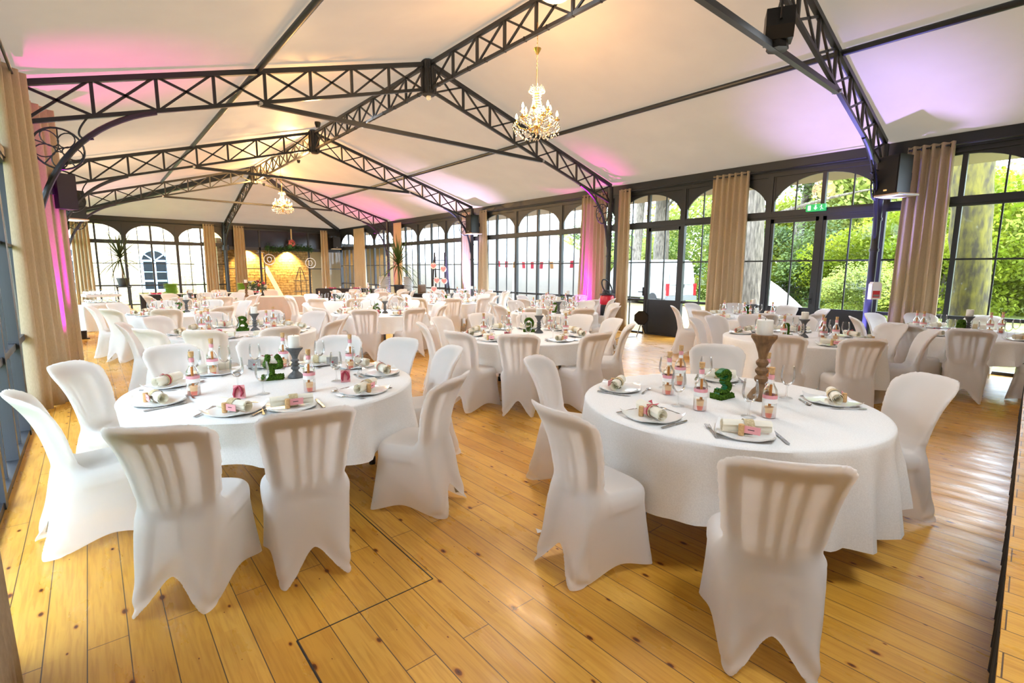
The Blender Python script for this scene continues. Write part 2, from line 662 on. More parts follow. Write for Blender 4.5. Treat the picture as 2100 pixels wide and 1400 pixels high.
def module(p0, p1, kind='fixed'):
    """one arched bay of glazing between floor points p0 and p1; kind fixed, leafA (first half is a door), double"""
    p0, p1 = Vector((*p0, 0)), Vector((*p1, 0))
    w = round((p1-p0).length, 3)
    key = (w, kind)
    d = (p1-p0).normalized()
    rz = math.atan2(d.y, d.x)
    h = w/2
    if key not in MODC:
        m = MB()
        for s in (-1, 1):
            m.box(s*h-0.05 if s > 0 else -h, s*h if s > 0 else -h+0.05, -0.05, 0.05, 0, 3.55)
        m.box(-h, h, -0.045, 0.045, 2.68, 2.84)
        m.box(-h, h, -0.06, 0.03, 2.72, 2.80)
        m.box(-0.035, 0.035, -0.04, 0.04, 0, 3.50)
        m.box(-h, h, -0.04, 0.04, 0, 0.05)
        m.box(-h, h, -0.018, 0.018, 1.815, 1.845)
        m.box(-h, h, -0.025, 0.025, 0.84, 0.90)
        for x in (-h/2, h/2):
            z1 = 2.86 + 0.64*math.sqrt(max(0, 1-(x/(h-0.05))**2))
            m.box(x-0.012, x+0.012, -0.015, 0.015, 0.05, z1+0.02)
        # spandrel plate with the arch cut out
        pts = arch_pts(h-0.05)
        for (xa, za), (xb, zb) in zip(pts[:-1], pts[1:]):
            vs = [(xa, y, za) for y in (-0.02, 0.02)] + [(xb, y, zb) for y in (-0.02, 0.02)] + [(xa, y, 3.56) for y in (-0.02, 0.02)] + [(xb, y, 3.56) for y in (-0.02, 0.02)]
            m.add(vs, [(0, 1, 3, 2), (0, 2, 6, 4), (1, 5, 7, 3), (4, 6, 7, 5)])
        m.box(-h, -h+0.09, -0.03, 0.03, 2.84, 3.55)
        m.box(h-0.09, h, -0.03, 0.03, 2.84, 3.55)
        kicks = []
        if kind in ('leafA', 'double'):
            for s in ((1,) if kind == 'leafA' else (-1, 1)):
                xa, xb = (-h+0.05, -0.035) if s < 0 else (0.035, h-0.05)
                k = MB().box(xa, xb, -0.02, 0.02, 0.05, 0.86)
                for xs in (xa, xb-0.06):
                    k.box(xs, xs+0.06, -0.03, 0.03, 0.05, 2.68)
                k.box(xa, xb, -0.03, 0.03, 2.60, 2.68)
                kicks.append(k.mesh('door_leaf', M_frame))
        hd = MB().tube([(-0.06, -0.03, 1.08), (-0.06, -0.085, 1.08), (-0.17, -0.09, 1.08)], 0.011, 8)
        hd.box(-0.08, -0.04, -0.042, -0.03, 0.98, 1.20)
        p = MB().add([(-h, 0, 0.04), (h, 0, 0.04), (h, 0, 3.52), (-h, 0, 3.52)], [(0, 1, 2, 3)])
        MODC[key] = (m.mesh('window_frame', M_frame), p.mesh('pane', M_pane), kicks, hd.mesh('door_handle', M_black, True))
    fr, pane, kicks, hd = MODC[key]
    if kind == 'fixed':
        WN[0] += 1
        nm = 'window_%d' % WN[0]
    else:
        DN[0] += 1
        nm = 'door_%d' % DN[0]
    root = bpy.data.objects.new(nm, fr)
    COL.objects.link(root)
    root.location = (p0+p1)/2
    root.rotation_euler = (0, 0, rz)
    struct(root)
    for n2, me in [('pane', pane)] + [('door_leaf', k) for k in kicks] + ([('door_handle', hd)] if kind != 'fixed' else []):
        c = bpy.data.objects.new(n2, me)
        COL.objects.link(c)
        c.parent = root
    return root


bays = [(-3.5, TY[0]), (TY[0], TY[1]), (TY[1], TY[2]), (TY[2], TY[3]), (TY[3], YB)]
for bi, (a, b) in enumerate(bays):
    for k in range(3):
        ya, yb = a + (b-a)*k/3, a + (b-a)*(k+1)/3
        kind = 'fixed'
        if bi == 1:
            kind = ('double', 'fixed', 'leafA')[k]
        if yb > 0.7:
            module((XR, yb), (XR, ya), kind)
            if yb > 3:
                module((XL, ya), (XL, yb))
for k in range(3):
    xa, xb = XL + (XC-XL)*k/3, XL + (XC-XL)*(k+1)/3
    module((xa, YB), (xb, YB))

struct(MB().box(XL, XR, YF-0.15, YF, 0, 5.6).build('wall_front_unseen', mat('plain pale wall', (0.74, 0.72, 0.69), 0.8)))  # unseen end wall, kept solid to hold back light from behind
for n_, x_, y_ in (('wall_left_light_block', XL, 2.64), ('wall_right_light_block', XR, 0.59)):  # unseen panels added over the near glazing to block its light
    struct(MB().box(x_-0.06, x_+0.06, YF, y_, 0, 3.6).build(n_, MATS['plain pale wall']))
# far right bay: rectangular dark glazing with an open doorway into the stone annex
m = MB()
for x in (5.25, 6.05, 6.75, 9.15, 9.95, 10.9):
    m.box(x-0.04, x+0.04, YB-0.05, YB+0.05, 0, 3.55)
m.box(XC, XR, YB-0.05, YB+0.05, 2.55, 2.70)
m.box(XC, 6.75, YB-0.02, YB+0.02, 1.62, 1.66)
m.box(9.15, XR, YB-0.02, YB+0.02, 1.62, 1.66)
m.box(XC, 6.75, YB-0.03, YB+0.03, 0, 0.3)
m.box(9.15, XR, YB-0.03, YB+0.03, 0, 0.3)
r = struct(m.build('door_3', M_frame))
p = MB()
for xa, xb, za, zb in ((5.2, 6.75, 0.3, 2.6), (9.15, 10.9, 0.3, 2.6)):
    p.add([(xa, YB, za), (xb, YB, za), (xb, YB, zb), (xa, YB, zb)], [(0, 1, 2, 3)])
p.build('pane', M_pane, r)
p = MB().box(5.2, 10.9, YB+0.01, YB+0.03, 2.65, 3.56)
p.build('transom_panel', mat('dark reflective panel', (0.02, 0.02, 0.024), 0.12), r)
# leaf swung open on its hinge
lf = MB()
for x in (0, 0.86):
    lf.box(x, x+0.06, -0.02, 0.02, 0.02, 2.5)
for z in (0.02, 0.8, 1.62, 2.44):
    lf.box(0, 0.92, -0.02, 0.02, z, z+0.06)
lf.box(0.06, 0.86, -0.012, 0.012, 0.05, 0.8)
lo = lf.build('door_leaf', M_frame, r)
lo.location = (6.78, YB+0.05, 0)
lo.rotation_euler = (0, 0, 1.15)
lp = MB().add([(0.05, 0, 0.85), (0.87, 0, 0.85), (0.87, 0, 2.45), (0.05, 0, 2.45)], [(0, 1, 2, 3)]).build('leaf_pane', M_pane, lo)

# ------------------------------------------------------------------ roof trusses
def lattice(mb, tops, bots, w=0.04, x=0.026, first=True):
    """verticals and crossed diagonals between two chords given as equal lists of points"""
    for i in range(len(tops)):
        if i or first:
            mb.bar(tops[i], bots[i], w, w)
    for i in range(len(tops)-1):
        mb.bar(tops[i], bots[i+1], x, x*1.2)
        mb.bar(bots[i], tops[i+1], x, x*1.2)
    return mb


def lerp(a, b, t):
    return tuple(a[i] + (b[i]-a[i])*t for i in range(3))


def bez(p0, p1, p2, n=14):
    return [tuple((1-t)**2*p0[i] + 2*t*(1-t)*p1[i] + t*t*p2[i] for i in range(3)) for t in [k/n for k in range(n+1)]]


def rosette(mb, c, sx):
    """iron ring with five petals in the X-Z plane"""
    cx, cy, cz = c
    R = 0.245
    mb.tube([(cx+R*math.cos(a), cy, cz+R*math.sin(a)) for a in [2*PI*k/28 for k in range(29)]], 0.012, 6, False)
    for k in range(5):
        a0 = 2*PI*k/5 + 0.3
        mb.tube([(cx, cy, cz), (cx+R*math.cos(a0), cy, cz+R*math.sin(a0))], 0.008, 5)
        ac = a0 + PI/5
        mx, mz = cx+0.135*math.cos(ac), cz+0.135*math.sin(ac)
        mb.tube([(mx+0.10*math.cos(t)*math.cos(ac)-0.075*math.sin(t)*math.sin(ac), cy, mz+0.10*math.cos(t)*math.sin(ac)+0.075*math.sin(t)*math.cos(ac)) for t in [2*PI*j/14 for j in range(15)]], 0.008, 5, False)


PX = {-1: XL+0.15, 1: XR-0.33}
TRUSS_WORDS = ['roof truss closest to the camera, over the double glass door', 'lattice roof truss holding the hub with the white sensor ball',
               'lattice roof truss between the two chandeliers', 'farthest lattice roof truss, at the hipped end of the canvas roof']
for ti, y in enumerate(TY):
    root = empty('roof_truss', (XC, y, 0))
    tag(root, 'charcoal iron ' + TRUSS_WORDS[ti], 'truss', 'roof trusses')

    def rel(p):
        return (p[0]-XC, p[1]-y, p[2])
    for s in (-1, 1):
        xe = PX[s]
        x_in = XC + s*0.12
        n = 8
        xs = [xe + (x_in-xe)*k/n for k in range(n+1)]
        ztop = lambda x: 5.43 - 1.68*abs(x-XC)/(XC-XL)
        tops = [rel((x, y, ztop(x)-0.03)) for x in xs]
        bots = [rel((x, y, ztop(x)-0.47)) for x in xs]
        MB().bar(tops[0], tops[-1], 0.07, 0.07).build('upper_chord', M_iron, root)
        MB().bar(bots[0], bots[-1], 0.05, 0.05).build('lower_chord', M_iron, root)
        lattice(MB(), tops, bots).build('lattice_web', M_iron, root)
        a = MB()
        pts = bez((XC+s*(XC-0.90), 0, 3.73), (XC+s*(XC+0.10), 0, 3.40), (xe-s*0.06, 0, 2.28))
        a.tube([(px-XC, 0, pz-0.03) for px, _q, pz in pts], 0.034, 8)
        a.tube([(xe-s*0.06-XC, 0, 2.28), (xe-s*0.01-XC, 0, 2.05)], 0.03, 8)
        a.build('arched_brace', M_iron, root, True)
        q = MB()
        rosette(q, (xe-s*0.31-XC, 0, 3.07), s)
        q.tube(bez((xe-s*0.62-XC, 0, ztop(xe-s*0.62)-0.48), (xe-s*0.40-XC, 0, 3.18), (xe-s*0.66-XC, 0, 3.24)), 0.012, 6)
        q.build('rosette', M_iron, root, True)
        c = MB().tube([(xe-XC, 0, 0), (xe-XC, 0, 3.78)], 0.062, 14)
        c.box(xe-XC-0.09, xe-XC+0.09, -0.09, 0.09, 0, 0.012)
        for z in (1.97, 2.5, 3.0, 3.35):
            c.tube([(xe-XC, 0, z), (xe-XC, 0, z+0.05)], 0.075, 14)
        c.build('column', M_iron, root, True)
    tb = MB().bar(rel((2.22, y, 4.08)), rel((8.13, y, 4.08)), 0.065, 0.065)
    tb.build('tie_bar', M_iron, root)
    for x in (2.22, 8.13):
        MB().tube([(x-XC, -0.06, 4.08), (x-XC, 0.06, 4.08)], 0.028, 10).build('pin_joint', mat('galvanised bolt', (0.5, 0.5, 0.5), 0.3, 1.0), root)
    h = MB().lathe([(0.10, 4.84), (0.125, 4.86), (0.125, 5.44), (0.09, 5.47)], 10)
    for k in range(10):
        a = 2*PI*k/10
        for z in (4.98, 5.3):
            h.tube([(0.12*math.cos(a), 0.12*math.sin(a), z), (0.15*math.cos(a), 0.15*math.sin(a), z)], 0.018, 6)
        h.tube([(0.125*math.cos(a), 0.125*math.sin(a), 4.87), (0.125*math.cos(a), 0.125*math.sin(a), 5.42)], 0.022, 6)
    h.build('ridge_hub', M_iron, root, True)

# ridge trusses between hubs
seg = [(YF+0.05, TY[0]), (TY[0], TY[1]), (TY[1], TY[2]), (TY[2], TY[3])]
RW = ['behind the camera side of the nearest hub', 'carrying the crystal chandelier nearest the camera', 'carrying the small white strip lamp', 'carrying the farther chandelier']
for k, (a, b) in enumerate(seg):
    ya, yb = a+0.12, b-0.12
    n = 8
    ys = [ya+(yb-ya)*i/n for i in range(n+1)]
    root = empty('ridge_truss', (XC, ya, 0))
    tag(root, 'charcoal lattice ridge girder ' + RW[k], 'girder', 'ridge girders')
    tops = [(0, v-ya, 5.39) for v in ys]
    bots = [(0, v-ya, 4.95) for v in ys]
    MB().bar(tops[0], tops[-1], 0.06, 0.06).build('upper_chord', M_iron, root)
    MB().bar(bots[0], bots[-1], 0.05, 0.05).build('lower_chord', M_iron, root)
    lattice(MB(), tops, bots).build('lattice_web', M_iron, root)
    cl = MB()
    for i in range(12):
        v = (yb-ya)*(i+0.5)/12
        cl.box(-0.03, 0.03, v-0.012, v+0.012, 4.92, 4.98)
    cl.build('cable_clip', M_black, root).__setitem__('kind', 'stuff')
# hip end: centre half truss and two hip beams
root = empty('hip_truss', (XC, TY[3], 0))
tag(root, 'charcoal lattice half truss running down to the central pillar of the end wall', 'truss')
A, B = (0, 0.12, 5.39), (0, YB-TY[3]-0.28, 3.72)
n = 8
tops = [lerp(A, B, i/n) for i in range(n+1)]
bots = [(p[0], p[1], p[2]-0.42) for p in tops]
MB().bar(A, B, 0.07, 0.07).build('upper_chord', M_iron, root)
MB().bar(bots[0], bots[-1], 0.05, 0.05).build('lower_chord', M_iron, root)
lattice(MB(), tops, bots).build('lattice_web', M_iron, root)
yc = YB-TY[3]-0.28
c = MB().tube([(0, yc, 0), (0, yc, 3.75)], 0.07, 14)
c.tube([(0, yc, 2.5), (0, yc, 2.75)], 0.16, 12)
c.build('column', M_iron, root, True)
MB().tube(bez((0, yc-1.6, 3.75), (0, yc-0.15, 3.2), (0, yc-0.05, 2.45)), 0.034, 8).build('arched_brace', M_iron, root, True)
for s, wd in ((-1, 'curtained corner'), (1, 'black loudspeaker corner')):
    o = MB().bar((XC+s*0.1, TY[3]+0.1, 5.36), (XC+s*(XR-XC-0.2), YB-0.2, 3.76), 0.10, 0.18).build('hip_beam', M_iron)
    tag(o, 'solid charcoal hip beam sloping down to the ' + wd, 'beam', 'hip beams')
for x, wd in ((2.22, 'curtain wall slope'), (8.13, 'garden door slope')):
    z = 5.43-1.68*abs(x-XC)/(XC-XL)
    o = MB().tube([(x, YF+0.1, z+0.0), (x, TY[3], z+0.0)], 0.042, 10).build('purlin_pipe', M_iron, None, True)
    tag(o, 'long charcoal purlin pipe under the canvas on the ' + wd, 'pipe', 'purlins')


# ------------------------------------------------------------------ chairs
def make_chair():
    NS, NR = 64, 12

    def rrect(ang, hw, y0, y1, p=5.0):
        """superellipse ring point"""
        c, s = math.cos(ang), math.sin(ang)
        k = (abs(c)**p + abs(s)**p) ** (-1.0/p)
        cx, cy = c*k, s*k
        return cx*hw, (y0+y1)/2 + cy*(y1-y0)/2
    sk = MB()
    rows = []
    feet = [math.atan2(sy, sx) for sx, sy in ((1, 1), (-1, 1), (-1, -1), (1, -1))]

    def side_mid(a):
        """0 at a foot, 1 half way along a side"""
        return min(1, min(abs(((a-f0+PI) % (2*PI))-PI) for f0 in feet)/(PI/4))

    def hem_at(a):
        sh = math.sin(max(0, side_mid(a)-0.10)/0.90*PI/2)
        c, s_ = math.cos(a), math.sin(a)
        hh = (0.165 if s_ < 0 else 0.075) if abs(s_) >= abs(c) else 0.058
        return 0.010 + hh*sh**1.25
    ZS = [0.478, 0.458, 0.43, 0.40, 0.36, 0.32, 0.28, 0.24, 0.20, 0.16, 0.12, 0.08, 0.04, 0.0, -0.06, -0.13]
    NR = len(ZS)-1
    for z in ZS:
        e = max(0.0, min(1.0, (0.43-z)/0.43))
        row = []
        for j in range(NS):
            a = 2*PI*j/NS
            x1, y1 = rrect(a, 0.215, -0.215, 0.205, 4.5)
            bx, by = rrect(a, 1.0, -1, 1, 8.0)
            hw = 0.205 + 0.034*by
            yb = (0.262 if by > 0 else 0.330)*by
            xb = bx*hw
            sh = math.sin(side_mid(a)*PI/2)
            if abs(bx) >= abs(by):
                xb *= 1-0.085*sh
            else:
                yb *= 1-(0.16 if by < 0 else 0.09)*sh
            ee = e**1.2 if e > 0 else 0
            if z > 0.43:
                k_ = 0.965 if z < 0.47 else 0.89
                x1, y1 = x1*k_, y1*k_
            row.append((x1+(xb-x1)*ee, y1+(yb-y1)*ee, z))
        rows.append(row)
    n = NS
    for r_ in rows:
        sk.v += r_
    for i in range(NR):
        for j in range(n):
            j2 = (j+1) % n
            sk.f.append((i*n+j, (i+1)*n+j, (i+1)*n+j2, i*n+j2))
    sk.v.append((0, 0, 0.465))
    sk.v.append((0, 0, -0.13))
    for j in range(n):
        j2 = (j+1) % n
        sk.f.append((j, j2, (NR+1)*n))
        sk.f.append((NR*n+j2, NR*n+j, (NR+1)*n+1))
    # seat cushion
    prof = [(1.0, 0.38), (1.0, 0.43), (0.97, 0.455), (0.88, 0.467), (0.5, 0.462)]
    base = len(sk.v)
    for s_, z in prof:
        for j in range(n):
            x, y = rrect(2*PI*j/n, 0.222*s_, -0.215*s_, 0.215*s_, 4)
            sk.v.append((x, y, z))
    for i in range(len(prof)-1):
        for j in range(n):
            j2 = (j+1) % n
            sk.f.append((base+i*n+j, base+i*n+j2, base+(i+1)*n+j2, base+(i+1)*n+j))
    sk.v += [(0, 0, 0.38), (0, 0, 0.458)]
    for j in range(n):
        j2 = (j+1) % n
        sk.f.append((base+j2, base+j, len(sk.v)-2))
        sk.f.append((base+(len(prof)-1)*n+j, base+(len(prof)-1)*n+j2, len(sk.v)-1))
    # backrest shell

    def backpt(u, v, side):
        ztop = 0.945 - 0.085*abs(u)**5.5
        z = 0.40 + (ztop-0.40)*v
        tz = (z-0.40)/0.545
        hw = 0.185 + 0.078*min(1, tz)**1.2
        yc = -0.172 - 0.075*tz - 0.125*max(0, tz)**3.5
        curve = (0.05 + 0.035*tz)*u*u
        th = 0.025*math.sqrt(max(0, 1-max(abs(u)**7, v**10)))
        if side > 0:
            # fillet towards the seat, fuller at the sides
            th += (0.075+0.05*u*u)*math.exp(-((z-0.40)/0.085)**1.5)*math.sqrt(max(0, 1-abs(u)**10))
        return (hw*u, yc + curve + side*th, z)
    us = [-1, -0.97, -0.9, -0.8, -0.65, -0.5, -0.33, -0.16, 0, 0.16, 0.33, 0.5, 0.65, 0.8, 0.9, 0.97, 1]
    vs = [i/22 for i in range(20)] + [0.91, 0.95, 0.98, 1.0]
    bb = MB()
    bb.grid([[backpt(u, v, -1) for u in us] for v in vs])
    bb.grid([[backpt(u, v, 1) for u in reversed(us)] for v in vs])
    bb.grid([[backpt(u, 0, 1) for u in reversed(us)], [backpt(u, 0, -1) for u in reversed(us)]])
    bb.grid([[backpt(-1, v, 1) for v in vs], [backpt(-1, v, -1) for v in vs]])
    bb.grid([[backpt(1, v, -1) for v in vs], [backpt(1, v, 1) for v in vs]])
    bm1 = sk.mesh('a', None)
    bm2 = bb.mesh('b', None)
    bm = bmesh.new()
    bm.from_mesh(bm1)
    bm.from_mesh(bm2)
    bmesh.ops.remove_doubles(bm, verts=bm.verts, dist=1e-5)
    bmesh.ops.recalc_face_normals(bm, faces=bm.faces)
    tmp = bpy.data.meshes.new('tmp')
    bm.to_mesh(tmp)
    bm.free()
    to = bpy.data.objects.new('tmp', tmp)
    COL.objects.link(to)
    md = to.modifiers.new('r', 'REMESH')
    md.mode = 'VOXEL'
    md.voxel_size = 0.0105
    ms = to.modifiers.new('s', 'SMOOTH')
    ms.factor = 0.5
    ms.iterations = 9
    bpy.context.view_layer.update()
    dg = bpy.context.evaluated_depsgraph_get()
    ev = to.evaluated_get(dg)
    bm = bmesh.new()
    bm.from_mesh(ev.to_mesh())
    bpy.data.objects.remove(to)
    bmesh.ops.recalc_face_normals(bm, faces=bm.faces)
    if sum(f_.normal.dot(f_.calc_center_median()-Vector((0, 0, 0.3))) for f_ in bm.faces) < 0:
        bmesh.ops.reverse_faces(bm, faces=bm.faces)
    zone = [v for v in bm.verts if 0.37 < v.co.z < 0.54 and v.co.y < -0.10]
    for _ in range(40):
        bmesh.ops.smooth_vert(bm, verts=zone, factor=0.5, use_axis_x=True, use_axis_y=True, use_axis_z=True)
    # cut the hem along its arches and pull the cut edge on to the curve
    hz = {v: hem_at(math.atan2(v.co.y/0.29, v.co.x/(0.205+0.115*v.co.y))) for v in bm.verts}
    dead = [f_ for f_ in bm.faces if all(v.co.z < hz[v] for v in f_.verts)]
    bmesh.ops.delete(bm, geom=dead, context='FACES')
    for v in bm.verts:
        if v.co.z < hz[v]:
            v.co.z = hz[v]
    # crease wrinkles pulled up from the feet
    bm.normal_update()
    for v in bm.verts:
        if v.co.z < 0.34:
            t = min(1, (0.34-v.co.z)/0.2)
            if v.co.y < -0.2:
                ang = math.atan2(v.co.z+0.03, 0.225-abs(v.co.x))
                v.co += v.normal*0.0045*t*math.sin(ang*13)*math.sin(min(1, (0.25-abs(v.co.x))/0.1)*PI/2)
    bm.normal_update()
    vn = {}
    parts = {'backrest_cover': [], 'seat_cover': [], 'skirt': []}
    for f_ in bm.faces:
        c = f_.calc_center_median()
        yb = -0.10 - 0.35*max(0, c.z-0.47)
        if c.z > 0.475 and c.y < -0.06:
            k = 'backrest_cover'
        elif c.z > 0.435 and (f_.normal.z > 0.35 or c.y > -0.18):
            k = 'seat_cover'
        elif c.z > 0.44:
            k = 'backrest_cover'
        else:
            k = 'skirt'
        parts[k].append(f_)
    root = empty('banquet_chair')
    for k, fs in parts.items():
        idx, vv, nn, ff = {}, [], [], []
        for f_ in fs:
            t = []
            for v in f_.verts:
                if v.index not in idx:
                    idx[v.index] = len(vv)
                    vv.append(tuple(v.co))
                    nn.append(tuple(v.normal))
                t.append(idx[v.index])
            ff.append(t)
        me = bpy.data.meshes.new(k)
        me.from_pydata(vv, [], ff)
        me.materials.append(M_cover)
        me.polygons.foreach_set('use_smooth', [True]*len(me.polygons))
        me.normals_split_custom_set_from_vertices(nn)
        o = bpy.data.objects.new(k, me)
        COL.objects.link(o)
        o.parent = root
    bm.free()
    # the moulded plastic chair showing through the lycra
    pf = MB()
    ub = [-0.86, -0.62, -0.34, -0.205, -0.065, 0.065, 0.205, 0.34, 0.62, 0.86]
    vb = [0.06, 0.16] + [0.16+0.64*k/10 for k in range(1, 11)] + [0.86, 0.93]

    def solid(ui, vi):
        return ui in (0, 8) or vi in (0, 11, 12) or ui in (2, 4, 6)
    for ui in range(9):
        for vi in range(len(vb)-1):
            if solid(ui, vi):
                q4 = []
                for u, v in ((ub[ui], vb[vi]), (ub[ui+1], vb[vi]), (ub[ui+1], vb[vi+1]), (ub[ui], vb[vi+1])):
                    p_ = backpt(u, v, 0)
                    q4.append((p_[0], p_[1]-0.007, p_[2]))
                pf.add(q4, [(0, 1, 2, 3)])
    pf.box(-0.165, 0.165, -0.15, 0.16, 0.405, 0.425)
    for sx, sy, fx, fy in ((-0.15, 0.14, -0.20, 0.20), (0.15, 0.14, 0.20, 0.20), (-0.125, -0.14, -0.135, -0.245), (0.125, -0.14, 0.135, -0.245)):
        pf.bar((sx, sy, 0.41), (fx, fy, 0.06), 0.026, 0.026)
    pf.build('plastic_frame', M_plastic, root)
    return root


chairP = Proto(make_chair)


# ------------------------------------------------------------------ tables and what stands on them
def cloth_mesh(R, hem, chairs, seed, nf, fa=None):
    rnd = random.Random(seed)
    N = 144
    ph = [rnd.uniform(0, 2*PI) for _ in range(4)]
    rows = []
    prof = [(0.0, 0.752), (0.35, 0.752), (0.7, 0.7515), (0.92, 0.751), (0.975, 0.750), (0.993, 0.746), (1.0, 0.738)]
    m = MB()
    ts = [i/14 for i in range(1, 15)]

    def hemz(a):
        return hem + 0.05*math.sin(4*a+ph[0]) + 0.02*math.sin(7*a+ph[1])
    for s, z in prof[1:]:
        rows.append([((R+0.006)*s*math.cos(2*PI*k/N), (R+0.006)*s*math.sin(2*PI*k/N), z) for k in range(N)])
    for t in ts:
        row = []
        for k in range(N):
            a = 2*PI*k/N
            fold = math.sin(nf*a + ph[2] + 1.1*math.sin(2*a+ph[3]))
            fold = fold*abs(fold)**0.3
            amp = 0.010 + 0.042*t
            if fa is not None:
                amp *= 0.25 + 1.25*math.exp(-((((a-fa+PI) % (2*PI))-PI)/0.75)**2)
            push = 0.0
            for ca in chairs:
                dd = abs(((a-ca+PI) % (2*PI))-PI)
                push = max(push, math.exp(-(dd/0.24)**4))
            r = R + 0.006 + t*0.045 + fold*amp*(1-0.8*push)*min(1, t*2.2) - push*0.075*min(1, t*1.6)
            z = 0.738 + (hemz(a)-0.738)*t
            row.append((r*math.cos(a), r*math.sin(a), z))
        rows.append(row)
    for r_ in rows:
        m.v += r_
    for i in range(len(rows)-1):
        for k in range(N):
            k2 = (k+1) % N
            m.f.append((i*N+k, i*N+k2, (i+1)*N+k2, (i+1)*N+k))
    m.v.append((0, 0, 0.752))
    for k in range(N):
        m.f.append((k, (k+1) % N, len(m.v)-1))
    return m


def make_table(R):
    root = empty('round_table')
    MB().lathe([(R-0.03, 0.715), (R, 0.72), (R, 0.742), (R-0.02, 0.748)], 48).build('tabletop', M_board, root, True)
    for k in range(4):
        a = PI/4 + k*PI/2 + 0.1
        x, y = 0.62*R*math.cos(a), 0.62*R*math.sin(a)
        l = MB().tube([(x*0.95, y*0.95, 0.715), (x*1.1, y*1.1, 0.03)], 0.022, 10).build('leg', M_legmetal, root, True)
        MB().lathe([(0.026, 0), (0.028, 0.06), (0.02, 0.065)], 10, (x*1.105, y*1.105, 0)).build('foot_cap', M_black, l, True)
    return root


def make_plate():
    n = 14
    top, bot = [], []
    for i in range(n+1):
        rt, rb = [], []
        for j in range(n+1):
            u, v = -1+2*i/n, -1+2*j/n
            # soft square outline
            k = 1 - 0.10*(u*u*v*v)**1.0 - 0.0
            x, y = 0.128*u*k, 0.128*v*k
            d = (u*u*v*v)
            z = 0.008 + 0.004*max(abs(u), abs(v))**4 + 0.026*d*abs(u*v)**0.5
            rt.append((x, y, z))
            rb.append((x*0.985, y*0.985, max(0.0015, z-0.006)))
        top.append(rt)
        bot.append(rb)
    m = MB().grid(top)
    m.grid([list(reversed(r_)) for r_ in bot])
    e = lambda P: [P[0][j] for j in range(n+1)] + [P[i][n] for i in range(1, n+1)] + [P[n][j] for j in range(n-1, -1, -1)] + [P[i][0] for i in range(n-1, -1, -1)]
    m.grid([e(top), e(bot)])
    m.lathe([(0.07, 0.0), (0.07, 0.006)], 20)
    return m.build('square_plate', M_porcelain, None, True)


def make_napkin():
    root = empty('rolled_napkin')
    m = MB()
    sp = []
    for k in range(40):
        a = 2*PI*k/16
        sp.append((0.010+0.0165*k/39, a))
    for x in (-0.085, 0.085):
        pass
    rows = [[(x, r_*math.cos(a), 0.027+r_*math.sin(a)) for r_, a in sp] for x in (-0.088, -0.03, 0.03, 0.088)]
    m.grid(rows)
    m.build('napkin_roll', M_napkin, root, True)
    MB().tube([(0.0, 0, 0.027), (0.03, 0, 0.027)], 0.0285, 18, False).build('raffia_band', M_raffia, root, True)
    rb = MB().tube([(0.010, 0, 0.027), (0.020, 0, 0.027)], 0.0293, 18, False)
    for s in (-1, 1):
        rb.add([(0.015+s*0.002, 0.0, 0.057), (0.015+s*0.03, 0.012, 0.068), (0.015+s*0.034, -0.004, 0.060)], [(0, 1, 2)])
        rb.add([(0.015, 0.0, 0.0565), (0.015+s*0.012, -0.022, 0.048), (0.015+s*0.022, -0.017, 0.052)], [(0, 1, 2)])
    rb.build('red_ribbon', M_red, root, True)['label'] = 'dark red ribbon'
    return root


def make_napkin_plain():
    root = empty('rolled_napkin')
    m = MB()
    sp = [(0.010+0.0165*k/39, 2*PI*k/16) for k in range(40)]
    m.grid([[(x, r_*math.cos(a), 0.027+r_*math.sin(a)) for r_, a in sp] for x in (-0.088, -0.03, 0.03, 0.088)])
    m.build('napkin_roll', M_napkin, root, True)
    MB().tube([(-0.012, 0, 0.027), (0.024, 0, 0.027)], 0.0287, 18, False).build('raffia_band', M_raffia, root, True)
    return root


def make_placecard():
    root = empty('place_card')
    MB().lathe([(0.0105, 0), (0.0115, 0.004), (0.0115, 0.042), (0.0105, 0.045)], 12).build('cork_stand', M_cork, root, True)
    c = MB().box(0.008, 0.070, -0.0012, 0.0012, 0.012, 0.042).build('name_card', M_pink, root)
    MB().box(0.024, 0.048, -0.0016, -0.0013, 0.026, 0.029).build('handwriting', mat('ink', (0.02, 0.015, 0.02), 0.6), c)
    return root


def make_glass():
    root = empty('wine_glass')
    MB().lathe([(0.006, 0.072), (0.018, 0.078), (0.033, 0.098), (0.0385, 0.125), (0.036, 0.155), (0.031, 0.185), (0.0318, 0.1862), (0.0306, 0.1868)], 20, cap=False).build('bowl', M_glass, root, 'full')
    MB().lathe([(0.006, 0.074), (0.004, 0.06), (0.004, 0.02), (0.007, 0.010)], 10, cap=False).build('stem', M_glass, root, 'full')
    MB().lathe([(0.007, 0.010), (0.02, 0.005), (0.034, 0.002), (0.034, 0.0005)], 20, cap=False).build('foot', M_glass, root, 'full')
    return root


